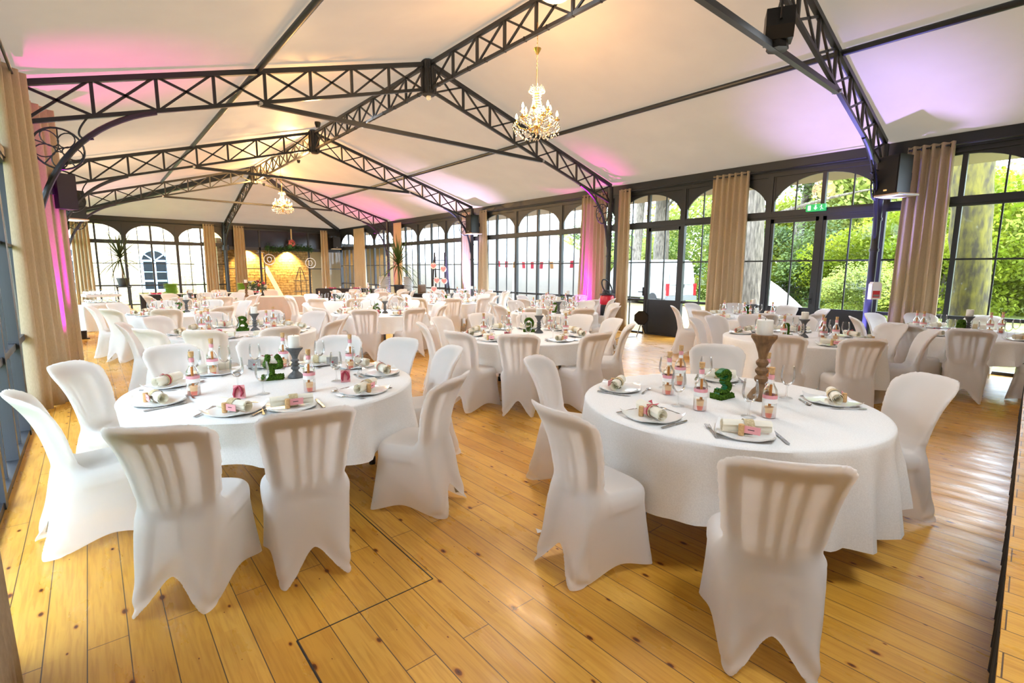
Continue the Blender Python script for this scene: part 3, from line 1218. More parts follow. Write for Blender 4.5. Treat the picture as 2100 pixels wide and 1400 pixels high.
def make_bottle():
    root = empty('sand_bottle')
    MB().lathe([(0.031, 0.002), (0.0355, 0.006), (0.0355, 0.13), (0.033, 0.15), (0.020, 0.172), (0.0145, 0.185), (0.0135, 0.235), (0.0145, 0.24)], 20, cap=False).build('bottle_body', M_bottle, root, 'full')
    MB().lathe([(0.0335, 0.005), (0.0345, 0.03)], 20).build('coral_sand', M_sand, root, True)
    MB().lathe([(0.0345, 0.0302), (0.0345, 0.055), (0.002, 0.06)], 20).build('peach_sand', M_sand2, root, True)
    MB().lathe([(0.0362, 0.082), (0.0362, 0.105)], 20, cap=False).build('white_band', M_white, root, True)
    MB().lathe([(0.0362, 0.105), (0.0362, 0.124)], 20, cap=False).build('pink_band', M_pinkband, root, True)
    MB().lathe([(0.0150, 0.186), (0.0142, 0.204)], 14, cap=False).build('white_neck_band', M_white, root, True)
    MB().lathe([(0.0142, 0.204), (0.0142, 0.230)], 14, cap=False).build('pink_neck_band', M_pinkband, root, True)
    MB().tube([(0.004, 0.002, 0.055), (0.002, 0.001, 0.175)], 0.007, 8).build('paper_scroll', M_scroll, root, True)
    MB().lathe([(0.0125, 0.232), (0.0140, 0.242), (0.0150, 0.268)], 12).build('cork_stopper', M_cork, root, True)
    return root


def make_candle():
    m = MB().lathe([(0.036, 0), (0.0375, 0.003), (0.0375, 0.078), (0.034, 0.082), (0.004, 0.079)], 24)
    o = m.build('pillar_candle', M_candle, None, True)
    MB().tube([(0, 0, 0.078), (0.002, 0, 0.090)], 0.0014, 5).build('wick', M_black, o)
    return o


HOLD = [(0.052, 0), (0.055, 0.006), (0.050, 0.014), (0.036, 0.030), (0.022, 0.040), (0.018, 0.052), (0.029, 0.062), (0.030, 0.070), (0.018, 0.080), (0.028, 0.089), (0.029, 0.096), (0.017, 0.106), (0.027, 0.115), (0.028, 0.122), (0.017, 0.132), (0.022, 0.15), (0.036, 0.178), (0.052, 0.196), (0.056, 0.200), (0.056, 0.208), (0.045, 0.209)]


def make_holder(k, m):
    def f_():
        return MB().lathe([(r_*(1.12 if k < 2 else 1.42), z*k) for r_, z in HOLD], 24).build('candle_holder', m, None, True)
    return f_


def make_fork():
    m = MB()
    m.bar((0, -0.10, 0.004), (0, 0.02, 0.008), 0.007, 0.003)
    m.bar((0, -0.10, 0.004), (0, -0.06, 0.005), 0.011, 0.003)
    m.grid([[(-0.005, 0.02, 0.007), (0.005, 0.02, 0.007)], [(-0.012, 0.045, 0.004), (0.012, 0.045, 0.004)]])
    for x in (-0.0105, -0.0035, 0.0035, 0.0105):
        m.bar((x, 0.044, 0.004), (x, 0.085, 0.009), 0.0032, 0.0022)
    return m.build('table_fork', M_steel)


def make_knife():
    root = empty('table_knife')
    MB().bar((0, -0.11, 0.004), (0, 0.0, 0.004), 0.012, 0.006).build('handle', M_steel, root)
    MB().prism([(-0.007, 0.0), (0.008, 0.0), (0.009, 0.07), (0.004, 0.10), (-0.007, 0.11)], 0.002, 0.0045, 'z').build('blade', M_steel, root)
    return root


def make_spoon():
    m = MB()
    m.bar((0, -0.08, 0.004), (0, 0.02, 0.008), 0.006, 0.003)
    m.bar((0, -0.08, 0.004), (0, -0.05, 0.005), 0.010, 0.003)
    rows = []
    for i in range(7):
        r_ = i/6
        rows.append([(0.013*r_*math.cos(a), 0.042+0.022*r_*math.sin(a), 0.002+0.006*r_*r_) for a in [2*PI*k/14 for k in range(15)]])
    m.grid(rows)
    return m.build('dessert_spoon', M_steel, None, True)


def make_ribboncard():
    root = empty('favour_card')
    MB().add([(-0.034, 0, 0), (0.034, 0, 0), (0.034, 0.02, 0.088), (-0.034, 0.02, 0.088), (-0.034, 0.045, 0), (0.034, 0.045, 0)],
             [(0, 1, 2, 3), (5, 4, 3, 2), (0, 3, 4), (1, 5, 2)]).build('pink_card', M_pink, root)
    r = MB()
    r.tube([(0, 0.017, 0.083), (-0.02, 0.004, 0.064), (-0.026, -0.004, 0.03), (-0.022, -0.005, 0.012)], [0.006, 0.011, 0.010, 0.005], 6)
    r.tube([(0, 0.017, 0.083), (0.016, 0.003, 0.064), (0.024, -0.003, 0.04), (0.014, -0.005, 0.016)], [0.006, 0.011, 0.010, 0.005], 6)
    r.build('red_ribbon', M_red, root, True)['label'] = 'loose dark red ribbon'
    return root


def make_envelope():
    root = empty('grey_envelope')
    MB().add([(-0.048, 0, 0), (0.048, 0, 0), (0.048, 0.022, 0.075), (-0.048, 0.022, 0.075), (-0.048, 0.05, 0), (0.048, 0.05, 0)],
             [(0, 1, 2, 3), (5, 4, 3, 2), (0, 3, 4), (1, 5, 2)]).build('envelope_body', M_env, root)
    MB().lathe([(0.0001, 0), (0.009, 0.0), (0.009, 0.003), (0.0001, 0.003)], 12).build('wax_seal', M_red, root)
    s = root.children[-1]
    s.location = (0, 0.007, 0.03)
    s.rotation_euler = (PI/2-0.28, 0, 0)
    MB().tube([(-0.048, 0.0205, 0.0735), (0, 0.007, 0.034), (0.048, 0.0205, 0.0735)], 0.0012, 5).build('flap_edge', mat('darker grey', (0.22, 0.21, 0.2), 0.7), root)
    return root


plateP, napP, nap2P, pcP, glassP, botP, canP = Proto(make_plate, 1.14), Proto(make_napkin, 1.38), Proto(make_napkin_plain, 1.38), Proto(make_placecard, 1.3), Proto(make_glass, 1.2), Proto(make_bottle, 1.12), Proto(make_candle, 1.15)
holdP, holdWP, forkP, knifeP, spoonP, rcP, envP = Proto(make_holder(1.15, M_grey)), Proto(make_holder(2.1, M_brownwood)), Proto(make_fork, 1.15), Proto(make_knife, 1.1), Proto(make_spoon, 1.2), Proto(make_ribboncard), Proto(make_envelope)
tabP = {}

STROKES = {
    '0': [[(0.0, 0.0), (-0.35, 0.15), (-0.42, 0.5), (-0.35, 0.85), (0, 1), (0.35, 0.85), (0.42, 0.5), (0.35, 0.15), (0, 0)]],
    '1': [[(-0.25, 0.75), (0.05, 1.0), (0.05, 0.0)]],
    '2': [[(-0.38, 0.75), (-0.2, 0.97), (0.1, 1.0), (0.36, 0.82), (0.25, 0.52), (-0.1, 0.25), (-0.36, 0.02), (0.4, 0.02)]],
    '3': [[(-0.36, 0.85), (-0.05, 1.0), (0.3, 0.88), (0.3, 0.65), (0.0, 0.53), (0.35, 0.38), (0.33, 0.12), (0.0, 0.0), (-0.38, 0.12)]],
    '4': [[(-0.18, 1.05), (-0.22, 0.75), (-0.42, 0.45), (0.45, 0.42)], [(0.22, 1.0), (0.42, 0.72), (0.42, 0.42)], [(-0.02, 0.55), (-0.02, 0.0)]],
    '5': [[(0.36, 1.0), (-0.3, 1.0), (-0.34, 0.58), (0.1, 0.62), (0.38, 0.4), (0.3, 0.1), (0.0, 0.0), (-0.36, 0.08)]],
    '6': [[(0.28, 0.98), (-0.05, 0.9), (-0.32, 0.6), (-0.36, 0.25), (-0.1, 0.0), (0.25, 0.05), (0.38, 0.3), (0.2, 0.52), (-0.1, 0.5), (-0.34, 0.3)]],
    '7': [[(-0.38, 1.0), (0.38, 1.0), (0.05, 0.45), (-0.08, 0.0)]],
    '8': [[(0.0, 0.55), (-0.3, 0.72), (-0.25, 0.95), (0.0, 1.02), (0.25, 0.95), (0.3, 0.72), (0.0, 0.55), (-0.36, 0.35), (-0.32, 0.08), (0, 0.0), (0.32, 0.08), (0.36, 0.35), (0.0, 0.55)]],
    '9': [[(-0.28, 0.02), (0.1, 0.1), (0.34, 0.4), (0.36, 0.75), (0.1, 1.0), (-0.25, 0.95), (-0.38, 0.7), (-0.2, 0.48), (0.1, 0.5), (0.34, 0.7)]],
}


def moss_number(ch, loc, rz, label, size=0.15, tape=False):
    root = empty('moss_number', loc, rz)
    tag(root, label, 'table number', 'moss table numbers')

    def fuzzy(mb, name, vox, amp, seed):
        me = mb.mesh(name, None)
        to = bpy.data.objects.new('tmp', me)
        COL.objects.link(to)
        md = to.modifiers.new('r', 'REMESH')
        md.mode = 'VOXEL'
        md.voxel_size = vox
        bpy.context.view_layer.update()
        ev = to.evaluated_get(bpy.context.evaluated_depsgraph_get())
        bm = bmesh.new()
        bm.from_mesh(ev.to_mesh())
        bpy.data.objects.remove(to)
        rnd = random.Random(seed)
        bm.normal_update()
        for v in bm.verts:
            v.co += v.normal*(rnd.random()**2*amp)
        out = bpy.data.meshes.new(name)
        bm.to_mesh(out)
        bm.free()
        out.materials.append(M_moss)
        out.polygons.foreach_set('use_smooth', [True]*len(out.polygons))
        o = bpy.data.objects.new(name, out)
        COL.objects.link(o)
        o.parent = root
        return o
    d = MB()
    for st in STROKES[ch]:
        pts = [(x*size*0.95, 0, 0.035 + y*size) for x, y in st]
        # smooth the stroke
        for _ in range(2):
            q = [pts[0]]
            for a, b in zip(pts[:-1], pts[1:]):
                q += [lerp(a, b, 0.25), lerp(a, b, 0.75)]
            pts = q + [pts[-1]]
        for dy in (-0.014, 0, 0.014):
            d.tube([(p[0], p[1]+dy, p[2]) for p in pts], size*0.115, 8)
    fuzzy(d, 'digit', 0.006, 0.007, 3)
    fuzzy(MB().box(-0.075, 0.075, -0.045, 0.045, 0.0, 0.03), 'moss_base', 0.007, 0.010, 5)
    if tape:
        tp = MB()
        for st in STROKES[ch]:
            pts = [(x*size*0.95, 0, 0.035 + y*size) for x, y in st]
            for _ in range(2):
                q = [pts[0]]
                for a, b in zip(pts[:-1], pts[1:]):
                    q += [lerp(a, b, 0.25), lerp(a, b, 0.75)]
                pts = q + [pts[-1]]
            for a, b in zip(pts[:-1], pts[1:]):
                tp.bar(a, b, 0.034, size*0.30, (0, 0, 1) if abs(a[0]-b[0]) > abs(a[2]-b[2]) else (1, 0, 0))
        tp.build('green_tape', M_tape, root, True)
    return root


ORD = ['first', 'second', 'third', 'fourth', 'fifth', 'sixth', 'seventh', 'eighth', 'ninth', 'tenth', 'eleventh', 'twelfth']
OC = random.Random(11)


def clockwise(cx, cy, angs):
    """order index of each angle going clockwise seen from above, starting at the camera side"""
    a0 = math.atan2(-cy, -cx)
    key = sorted(range(len(angs)), key=lambda i: ((a0+0.2-angs[i]) % (2*PI)))
    return {i: k for k, i in enumerate(key)}


def dress(desc, c, R, hem, angs, num, numpos, candle, detail=2, wood=False, plates=None, bottles=(), glasses=None, cards=(), envs=(), nf=15, fa=None, tape=False, numrot=None, dch=None, off=None):
    cx, cy = c
    angs = [math.radians(a) for a in angs]
    order = clockwise(cx, cy, angs)
    if R not in tabP:
        tabP[R] = Proto(lambda: make_table(R))
    seed = int(cx*100+cy*10)
    tabP[R].put((cx, cy, 0), OC.uniform(0, 1), 'grey legged folding table under the cloth of ' + desc, 'round banquet tables', cat='table')
    cm = cloth_mesh(R, hem, angs, seed, nf, fa).build('tablecloth', M_cloth, None, True)
    cm.location = (cx, cy, 0)
    tag(cm, 'white linen tablecloth draped over ' + desc, 'tablecloth', 'round white tablecloths')
    dch = dch or R+0.12
    for i, a in enumerate(angs):
        jit = OC.uniform(-0.06, 0.06)
        dd = (dch[i] if isinstance(dch, (list, tuple)) else dch) + OC.uniform(-0.02, 0.03)
        chairP.put((cx+dd*math.cos(a), cy+dd*math.sin(a), 0), a+PI/2+jit, 'white covered chair, %s clockwise from camera side, %s' % (ORD[order[i]], desc), 'covered banquet chairs', cat='chair')
    Z = 0.753
    where = lambda i: 'at %s place clockwise, %s' % (ORD[order[i]], desc)
    taken = []
    for i, a in enumerate(angs):
        if plates is not None and i not in plates:
            continue
        r = R-0.21
        px, py = cx+r*math.cos(a), cy+r*math.sin(a)
        rot = a+PI/2 + OC.uniform(-0.25, 0.25)
        plateP.put((px, py, Z), rot, 'square white plate ' + where(i), 'square plates', cat='plate')
        zn = Z+0.0095
        red = OC.random() < 0.35
        nr = rot+OC.uniform(-0.3, 0.3)
        (napP if red else nap2P).put((px+0.015*math.cos(a), py+0.015*math.sin(a), zn), nr, '%s-banded napkin roll %s' % ('red' if red else 'raffia', where(i)), 'rolled napkins', cat='napkin')
        qx, qy = px+0.062*math.cos(a)+0.03*math.sin(a), py+0.062*math.sin(a)-0.03*math.cos(a)
        pcP.put((qx, qy, zn+0.0015), rot+OC.uniform(-0.4, 0.4), 'cork-held pink name card ' + where(i), 'cork place cards', cat='place card')
        tx, ty = -math.sin(a), math.cos(a)
        if detail >= 2:
            for P, off_t, off_r, rr, nm in ((forkP, 0.165, 0.0, a-PI/2, 'steel fork'), (knifeP, -0.165, 0.0, a-PI/2, 'steel knife'), (spoonP, 0.03, -0.185, a, 'small steel spoon')):
                P.put((px+tx*off_t*(-1)+math.cos(a)*off_r, py+ty*off_t*(-1)+math.sin(a)*off_r, Z), rr+PI+OC.uniform(-0.15, 0.15), nm + ' ' + where(i), nm.split()[-1] + 's by the plates', cat=nm.split()[-1])
        if glasses is None:
            g = R-0.43
            b = a+0.12
            glassP.put((cx+g*math.cos(b), cy+g*math.sin(b), Z), 0, 'clear stemmed glass ' + where(i), 'stemmed wine glasses', cat='glass')
    if glasses:
        for k, (x, y) in enumerate(glasses):
            glassP.put((x, y, Z), 0, None, 'stemmed wine glasses', cat='glass')['_xy'] = 1
            taken.append(COL.objects)
    # everything below gets its ordinal from its angle around the table
    def ring(P, pts, what, grp, cat, rotf=None):
        aa = [math.atan2(y-cy, x-cx) for x, y in pts]
        od = clockwise(cx, cy, aa)
        for k, (x, y) in enumerate(pts):
            lab = '%s, %s clockwise, %s' % (what, ORD[od[k]], desc)
            P.put((x, y, Z), rotf(x, y) if rotf else OC.uniform(0, 6), lab, grp, cat=cat)
    face = lambda x, y: math.atan2(-x, y)*-1 + OC.uniform(-0.4, 0.4)
    ring(botP, bottles, 'corked pink-banded glass bottle', 'sand bottles', 'bottle')
    ring(rcP, cards, 'pink card with red ribbon', 'pink ribbon cards', 'favour card', lambda x, y: -math.atan2(x, y) + OC.uniform(-0.3, 0.3))
    ring(envP, envs, 'grey envelope with red seal', 'grey envelopes', 'envelope', lambda x, y: -math.atan2(x, y) + OC.uniform(-0.3, 0.3))
    if candle:
        H = holdWP if wood else holdP
        hz = HOLD[-1][1]*(2.1 if wood else 1.15)
        H.put((*candle, Z), 0, ('brown turned wooden' if wood else 'grey turned') + ' candle holder on ' + desc, 'turned candle holders', cat='candle holder')
        cn = canP.put((*candle, Z+hz), 0, 'white pillar candle on the %s holder of the %s' % ('wooden' if wood else 'grey', desc), 'pillar candles', cat='candle')
        if wood:
            cn.scale = (1.34, 1.34, 1.2)
    if num:
        nx, ny = numpos
        rz = -math.atan2(nx, ny) + (numrot if numrot is not None else OC.uniform(-0.3, 0.3))
        moss_number(num, (nx, ny, Z), rz, 'green moss table number standing on the ' + desc, 0.15, tape)


def glass_labels(desc, c):
    """label the explicitly placed glasses of one table"""
    gs = [o for o in COL.objects if o.get('_xy') and o.parent is None]
    aa = [math.atan2(o.location.y-c[1], o.location.x-c[0]) for o in gs]
    od = clockwise(c[0], c[1], aa)
    for k, o in enumerate(gs):
        o['label'] = 'clear stemmed glass, %s clockwise, %s' % (ORD[od[k]], desc)
        del o['_xy']


def even(phase, n=10):
    return [phase + 360*k/n for k in range(n)]


def scatter(c, n, r, ph):
    return [(c[0]+r*math.cos(ph+2*PI*k/n), c[1]+r*math.sin(ph+2*PI*k/n)) for k in range(n)]


# front pair
D = 'moss four table'
dress(D, (1.03, 3.92), 0.97, 0.42, [-124, -100, -60, -12, 20, 50, 80, 113, 147, -172], '4', (1.03, 4.09), (1.19, 4.05), 2,
      bottles=[(0.48, 3.89), (0.7, 4.53), (1.12, 3.51), (1.25, 4.57), (1.66, 4.1)], glasses=[(0.75, 3.91), (0.8, 4.6), (0.85, 3.64), (1.02, 4.56), (1.51, 4.42), (1.39, 3.72), (0.58, 4.52), (1.62, 3.85)], dch=[1.25, 1.20, 1.18, 1.09, 1.09, 1.09, 1.09, 1.09, 1.10, 1.10],
      cards=[(0.69, 3.60), (1.43, 3.64)], envs=[(1.03, 4.66), (1.60, 4.36)], nf=11, numrot=0.0)
glass_labels(D, (1.03, 3.92))
D = 'wooden candlestick table'
dress(D, (3.15, 1.53), 0.91, 0.27, [-145, 173, 113, 30, -42], '3', (3.22, 1.58), (3.38, 1.40), 2, wood=True,
      bottles=[(3.02, 1.87), (2.82, 1.52), (2.99, 1.18), (3.59, 1.97), (3.58, 1.38)][:3] + [(3.35, 1.98), (3.52, 1.42)], glasses=[(2.80, 1.66), (2.91, 1.26), (3.56, 1.30), (3.45, 1.83), (3.18, 2.0)],
      nf=22, fa=-1.15, tape=True, numrot=1.0, dch=[1.2, 1.12, 1.08, 1.08, 1.05])
glass_labels(D, (3.15, 1.53))
# second row
dress('moss nine table', (4.42, 4.92), 0.93, 0.44, [-135, -166, -95, -51, -21, 9, 45, 79, 115, 150], '9', (4.66, 5.12), (4.69, 4.95), 2,
      bottles=[(3.87, 5.13), (4.3, 5.13), (5.1, 5.15), (4.75, 4.5)], cards=[(3.95, 4.75), (4.95, 4.7)], nf=12, numrot=0.1)
dress('moss eight table', (1.58, 7.6), 0.93, 0.42, [-150, -119, -84, -45, -9, 27, 62, 97, 133, 171], '8', (1.58, 7.66), (1.72, 7.58), 2,
      bottles=[(1.09, 7.61), (1.23, 7.99), (1.80, 7.28), (2.05, 7.9)], cards=[(1.22, 7.2)], nf=13, numrot=0.0)
D = 'table before double glass door'
dress(D, (7.08, 2.48), 0.93, 0.27, [-168, 107, 80, -34, -134, -68, 20, 50], '1', (7.0, 2.62), (7.13, 2.46), 1,
      bottles=[(6.72, 2.55), (7.34, 2.31), (6.80, 2.12), (7.10, 2.08), (6.67, 2.84)], nf=14, numrot=0.9)
dress('glazing table behind wooden candlestick', (9.55, 4.3), 0.9, 0.44, even(35, 8), '3', (9.6, 4.35), (9.68, 4.25), 1, bottles=scatter((9.55, 4.3), 4, 0.42, 0.3), cards=[(9.2, 3.95)], numrot=1.1)
dress('table by mossy trunk window', (9.5, 1.15), 0.93, 0.46, [-172, -128, -75, 35, 70, 115, 160, 0], '0', (9.45, 1.22), (9.58, 1.16), 1,
      bottles=[(9.2, 1.6), (9.3, 1.7), (9.75, 0.95), (9.95, 0.85)], cards=[(8.95, 1.25)], envs=[(9.1, 1.5)], numrot=1.2)
# third row and beyond
dress('moss six table', (4.4, 9.3), 0.93, 0.40, even(-127, 9), '6', (4.32, 9.25), (4.45, 9.15), 1, bottles=[(3.75, 9.45), (4.1, 9.75), (4.95, 9.2), (4.8, 8.9)], cards=[(4.2, 8.95)], envs=[(4.1, 9.2)], numrot=0.0)
dress('second table before red canister', (7.35, 7.3), 0.9, 0.42, even(-110, 9), '7', (7.3, 7.2), (7.17, 7.0), 1, bottles=scatter((7.35, 7.3), 5, 0.45, 0.9), numrot=0.2)
dress('table closest to red canister', (9.3, 9.0), 0.9, 0.42, even(-100, 9), '2', (9.45, 9.1), (9.6, 9.05), 1, bottles=scatter((9.3, 9.0), 5, 0.45, 0.4), numrot=0.2)
dress('curtain-side table behind moss eight', (1.3, 11.5), 0.9, 0.42, even(-145, 9), '7', (1.3, 11.55), (1.44, 11.7), 1, bottles=scatter((1.3, 11.5), 5, 0.45, 0.2), cards=[(0.9, 11.1)], numrot=0.6)
dress('table beside the glass crates', (2.3, 15.3), 0.9, 0.42, even(-120, 9), '2', (1.85, 15.2), (1.95, 15.0), 0, bottles=scatter((2.3, 15.3), 4, 0.45, 0.5), envs=[(1.75, 15.1)], numrot=0.1)
dress('table between moss six and bouquet', (5.0, 12.9), 0.9, 0.42, even(-95, 9), None, None, (4.75, 12.6), 0, bottles=scatter((5.0, 12.9), 5, 0.5, 0.2))
dress('table before the spray bottle', (7.2, 15.6), 0.9, 0.42, even(-105, 9), '5', (6.95, 15.4), (7.15, 15.5), 0, bottles=scatter((7.2, 15.6), 4, 0.45, 0.8), numrot=0.1)
dress('table before the heart ladder', (7.4, 11.4), 0.9, 0.42, even(-118, 9), '1', (7.3, 11.35), (7.35, 11.15), 0, bottles=scatter((7.4, 11.4), 5, 0.45, 0.1), numrot=0.1)
dress('table by violet lit curtain', (9.6, 13.5), 0.9, 0.42, even(-95, 9), '6', (9.5, 13.6), (9.7, 13.5), 0, bottles=scatter((9.6, 13.5), 4, 0.45, 0.5), numrot=0.3)


# ------------------------------------------------------------------ curtains and rods
def curtain(p0, p1, nrm, label, seed=0):
    """pleated drape hanging between floor points p0,p1; nrm points into the room"""
    rnd = random.Random(seed)
    p0, p1, nv = Vector((*p0, 0)), Vector((*p1, 0)), Vector((*nrm, 0))
    L = (p1-p0).length
    d = (p1-p0)/L
    n = max(3, int(round(L/0.135)))
    N = n*10
    ph = [rnd.uniform(-0.5, 0.5) for _ in range(n+2)]
    root = empty('curtain', (p0+p1)/2)
    tag(root, label, 'curtain', 'beige pleated curtains')
    mid = (p0+p1)/2
    rows = []
    for i in range(15):
        t = i/14
        z = 3.70 - 3.685*t
        row = []
        for k in range(N+1):
            u = k/N
            a = 2*PI*n*u + 0.9*math.sin(3*u*PI + seed)*t
            dep = 0.055*math.sin(a)*(0.9+0.25*t) + 0.02*math.sin(2.3*a+ph[int(u*n)])*t
            w = (u-0.5)*L*(0.93+0.14*t) + 0.012*math.sin(2*a)*t
            q = d*w + nv*dep
            row.append((q.x, q.y, z))
        rows.append(row)
    me = MB().grid(rows).mesh('drape', M_curtain, 'full')
    o = bpy.data.objects.new('drape', me)
    COL.objects.link(o)
    o.parent = root
    so = o.modifiers.new('t', 'SOLIDIFY')
    so.thickness = 0.004
    for k in range(n):
        w = ((k+0.5)/n-0.5)*L*0.93
        q = d*w
        e = MB().tube([(q.x+0.028*math.cos(a)*d.x*0.3, q.y+0.028*math.cos(a)*d.y*0.3, 3.645+0.028*math.sin(a)) for a in [2*PI*j/10 for j in range(11)]], 0.007, 5, False)
        e.build('eyelet', M_iron, root)
    return root


CR = XR-0.16
CL = XL+0.17
RW_ = [((CR, 1.72), (CR, 2.38), 'beside the mossy trunk window', 1), ((CR, 4.98), (CR, 5.85), 'hanging between the white van and the double glass door', 2), ((CR, 8.02), (CR, 8.42), 'closing the van window at the column with the red canister', 3),
       ((CR, 8.78), (CR, 9.72), 'washed pink at its foot beside the red canister', 4), ((CR, 14.08), (CR, 14.55), 'at the end of the marquee window under the small loudspeaker', 5), ((CR, 14.98), (CR, 15.65), 'glowing violet beside the marquee window', 6),
       ((CR, 20.3), (CR, 21.1), 'behind the dracaena of the plate stacks', 7), ((CR, 24.2), (CR, 25.6), 'on the garden side next to the spray bottle', 9)]
for p0, p1, w, sd in RW_:
    curtain(p0, p1, (-1, 0), 'tall beige pleated curtain ' + w, sd)
LW = [((CL-0.04, 1.8), (CL+0.065, 2.47), 'hanging at the near left edge of the room', 11), ((-0.56, 7.42), (-0.33, 7.98), 'in front of the magenta floor lamp on the curtain wall', 12), ((-0.44, 8.98), (-0.15, 9.5), 'lit magenta along its edge on the curtain wall', 13),
      ((CL, 13.6), (CL+0.05, 14.5), 'third along the curtain wall from the camera', 14), ((CL, 15.0), (CL+0.05, 15.8), 'fourth along the curtain wall from the camera', 15), ((CL, 20.3), (CL, 21.1), 'next to last along the curtain wall', 16), ((CL, 21.6), (CL, 22.4), 'last along the curtain wall before the end corner', 17)]
for p0, p1, w, sd in LW:
    curtain(p0, p1, (1, 0), 'tall beige pleated curtain ' + w, sd)
CB = YB-0.17
for x0, x1, w, sd in ((-0.42, 0.20, 'beside the potted dracaena at the end wall', 21), (4.28, 4.78, 'on the window side of the central end pillar', 22), (5.55, 6.05, 'on the doorway side of the central end pillar', 23), (9.75, 10.15, 'beside the corner loudspeaker of the end wall', 24)):
    curtain((x0, CB), (x1, CB), (0, -1), 'narrow beige pleated curtain ' + w, sd)
rods = [((CR, a+0.3), (CR, b-0.3), w) for (a, b), w in zip(bays[:4], ('by the mossy trunk window', 'over the double glass door', 'over the marquee window', 'beyond the small loudspeaker'))]
rods += [((CL, a+0.3), (CL, b-0.3), 'on the curtain wall, ' + w) for (a, b), w in zip(bays[:4], ('nearest bay', 'second bay', 'third bay', 'fourth bay'))]
rods += [((XL+0.3, CB), (XC-0.3, CB), 'above the arched windows of the end wall'), ((XC+0.3, CB), (XR-0.4, CB), 'above the open annex doorway')]
for a, b, w in rods:
    o = MB().tube([(*a, 3.645), (*b, 3.645)], 0.014, 8).build('curtain_rod', M_iron, None, True)
    tag(o, 'thin dark curtain rod ' + w, 'curtain rod', 'curtain rods')

# ------------------------------------------------------------------ loudspeakers, lamps and fittings on the trusses
def speaker(loc, rz, label, shelf=True, sc=1.0):
    root = empty('loudspeaker', loc, rz)
    tag(root, label, 'loudspeaker', 'black loudspeakers')
    MB().prism([(-0.19, -0.16), (0.19, -0.16), (0.15, 0.17), (-0.15, 0.17)], 0, 0.62, 'z').build('cabinet', M_black, root)
    MB().box(-0.175, 0.175, -0.172, -0.16, 0.02, 0.60).build('grille', mat('black mesh grille', (0.012, 0.012, 0.014), 0.7), root)
    MB().box(-0.03, 0.03, -0.178, -0.171, 0.05, 0.075).build('badge', mat('silver badge', (0.6, 0.55, 0.45), 0.3, 0.8), root)
    if shelf:
        s = MB().box(-0.24, 0.24, -0.18, 0.26, -0.035, -0.008).build('shelf', mat('white laminate', (0.75, 0.74, 0.72), 0.5), root)
        MB().box(-0.241, 0.241, -0.181, 0.261, -0.007, 0).build('shelf_top', M_dshelf, s)
    MB().bar((0, 0.16, 0.3), (0, 0.32, 0.3), 0.08, 0.12).build('bracket', M_iron, root)
    return root


speaker((10.42, 2.42, 2.90), -PI/2-0.45, 'black loudspeaker on an orange shelf beside the mossy trunk window curtain')
speaker((10.46, 14.50, 2.90), -PI/2-0.1, 'black loudspeaker on a shelf beside the marquee window')
_s = speaker((-0.16, 9.3, 2.40), PI/2+0.5, 'black loudspeaker above the magenta lit curtain', False)
_s.scale = (0.62, 0.62, 0.75)
speaker((-0.14, 15.1, 2.70), PI/2+0.5, 'small looking black loudspeaker farther along the curtain wall')
speaker((10.55, 27.38, 2.75), -0.15, 'black loudspeaker in the dark corner beside the annex doorway')


def par(loc, col, energy, label, tilt=(0.0, 0.0), spot=1.25, tgt=None):
    root = empty('floor_spotlight', loc)
    tag(root, label, 'spotlight', 'LED floor spotlights')
    MB().lathe([(0.05, 0.0), (0.062, 0.02), (0.07, 0.17), (0.075, 0.19), (0.066, 0.19)], 16).build('lamp_can', M_black, root, True)
    MB().lathe([(0.001, 0.186), (0.066, 0.186)], 16, cap=False).build('lens', mat('lens ' + label[:12], (0.1, 0.1, 0.1), 0.4, emit=col, estr=6), root)
    MB().box(-0.11, 0.11, -0.03, 0.03, 0.0, 0.02).build('yoke', M_black, root)
    l = bpy.data.lights.new('led_beam', 'SPOT')
    l.energy = energy
    l.color = col
    l.spot_size = spot
    l.spot_blend = 0.8
    l.shadow_soft_size = 0.05
    o = bpy.data.objects.new('led_beam', l)
    COL.objects.link(o)
    o.parent = root
    o.location = (0, 0, 0.22)
    o.rotation_euler = (PI+tilt[0], tilt[1], 0)
    return root


MAG = (0.75, 0.0, 0.72)
par((-0.36, 8.86, 0), MAG, 260, 'LED floor spotlight shining magenta up the curtain wall', (0.0, 0.10), 0.95)
par((10.60, 9.28, 0), MAG, 330, 'LED floor spotlight shining magenta behind the table of the red canister', (0.0, -0.14), 0.95)
par((10.50, 21.2, 0), MAG, 300, 'LED floor spotlight shining magenta near the dracaena of the plate stacks', (0.0, -0.2))
par((10.50, 2.75, 0), (0.30, 0.26, 1.0), 520, 'LED floor spotlight shining violet up the dispenser column', (0.0, -0.12), 1.0)
par((10.50, 15.1, 0), (0.5, 0.42, 1.0), 600, 'LED floor spotlight shining pale violet by the marquee window', (0.0, -0.15))
par((-0.2, 14.9, 0), (1.0, 0.85, 0.75), 160, 'LED floor spotlight shining warm white on the curtain wall', (0.0, 0.15))
par((-0.2, 21.4, 0), (0.85, 0.6, 1.0), 220, 'LED floor spotlight shining lilac at the far curtains', (0.0, 0.15))


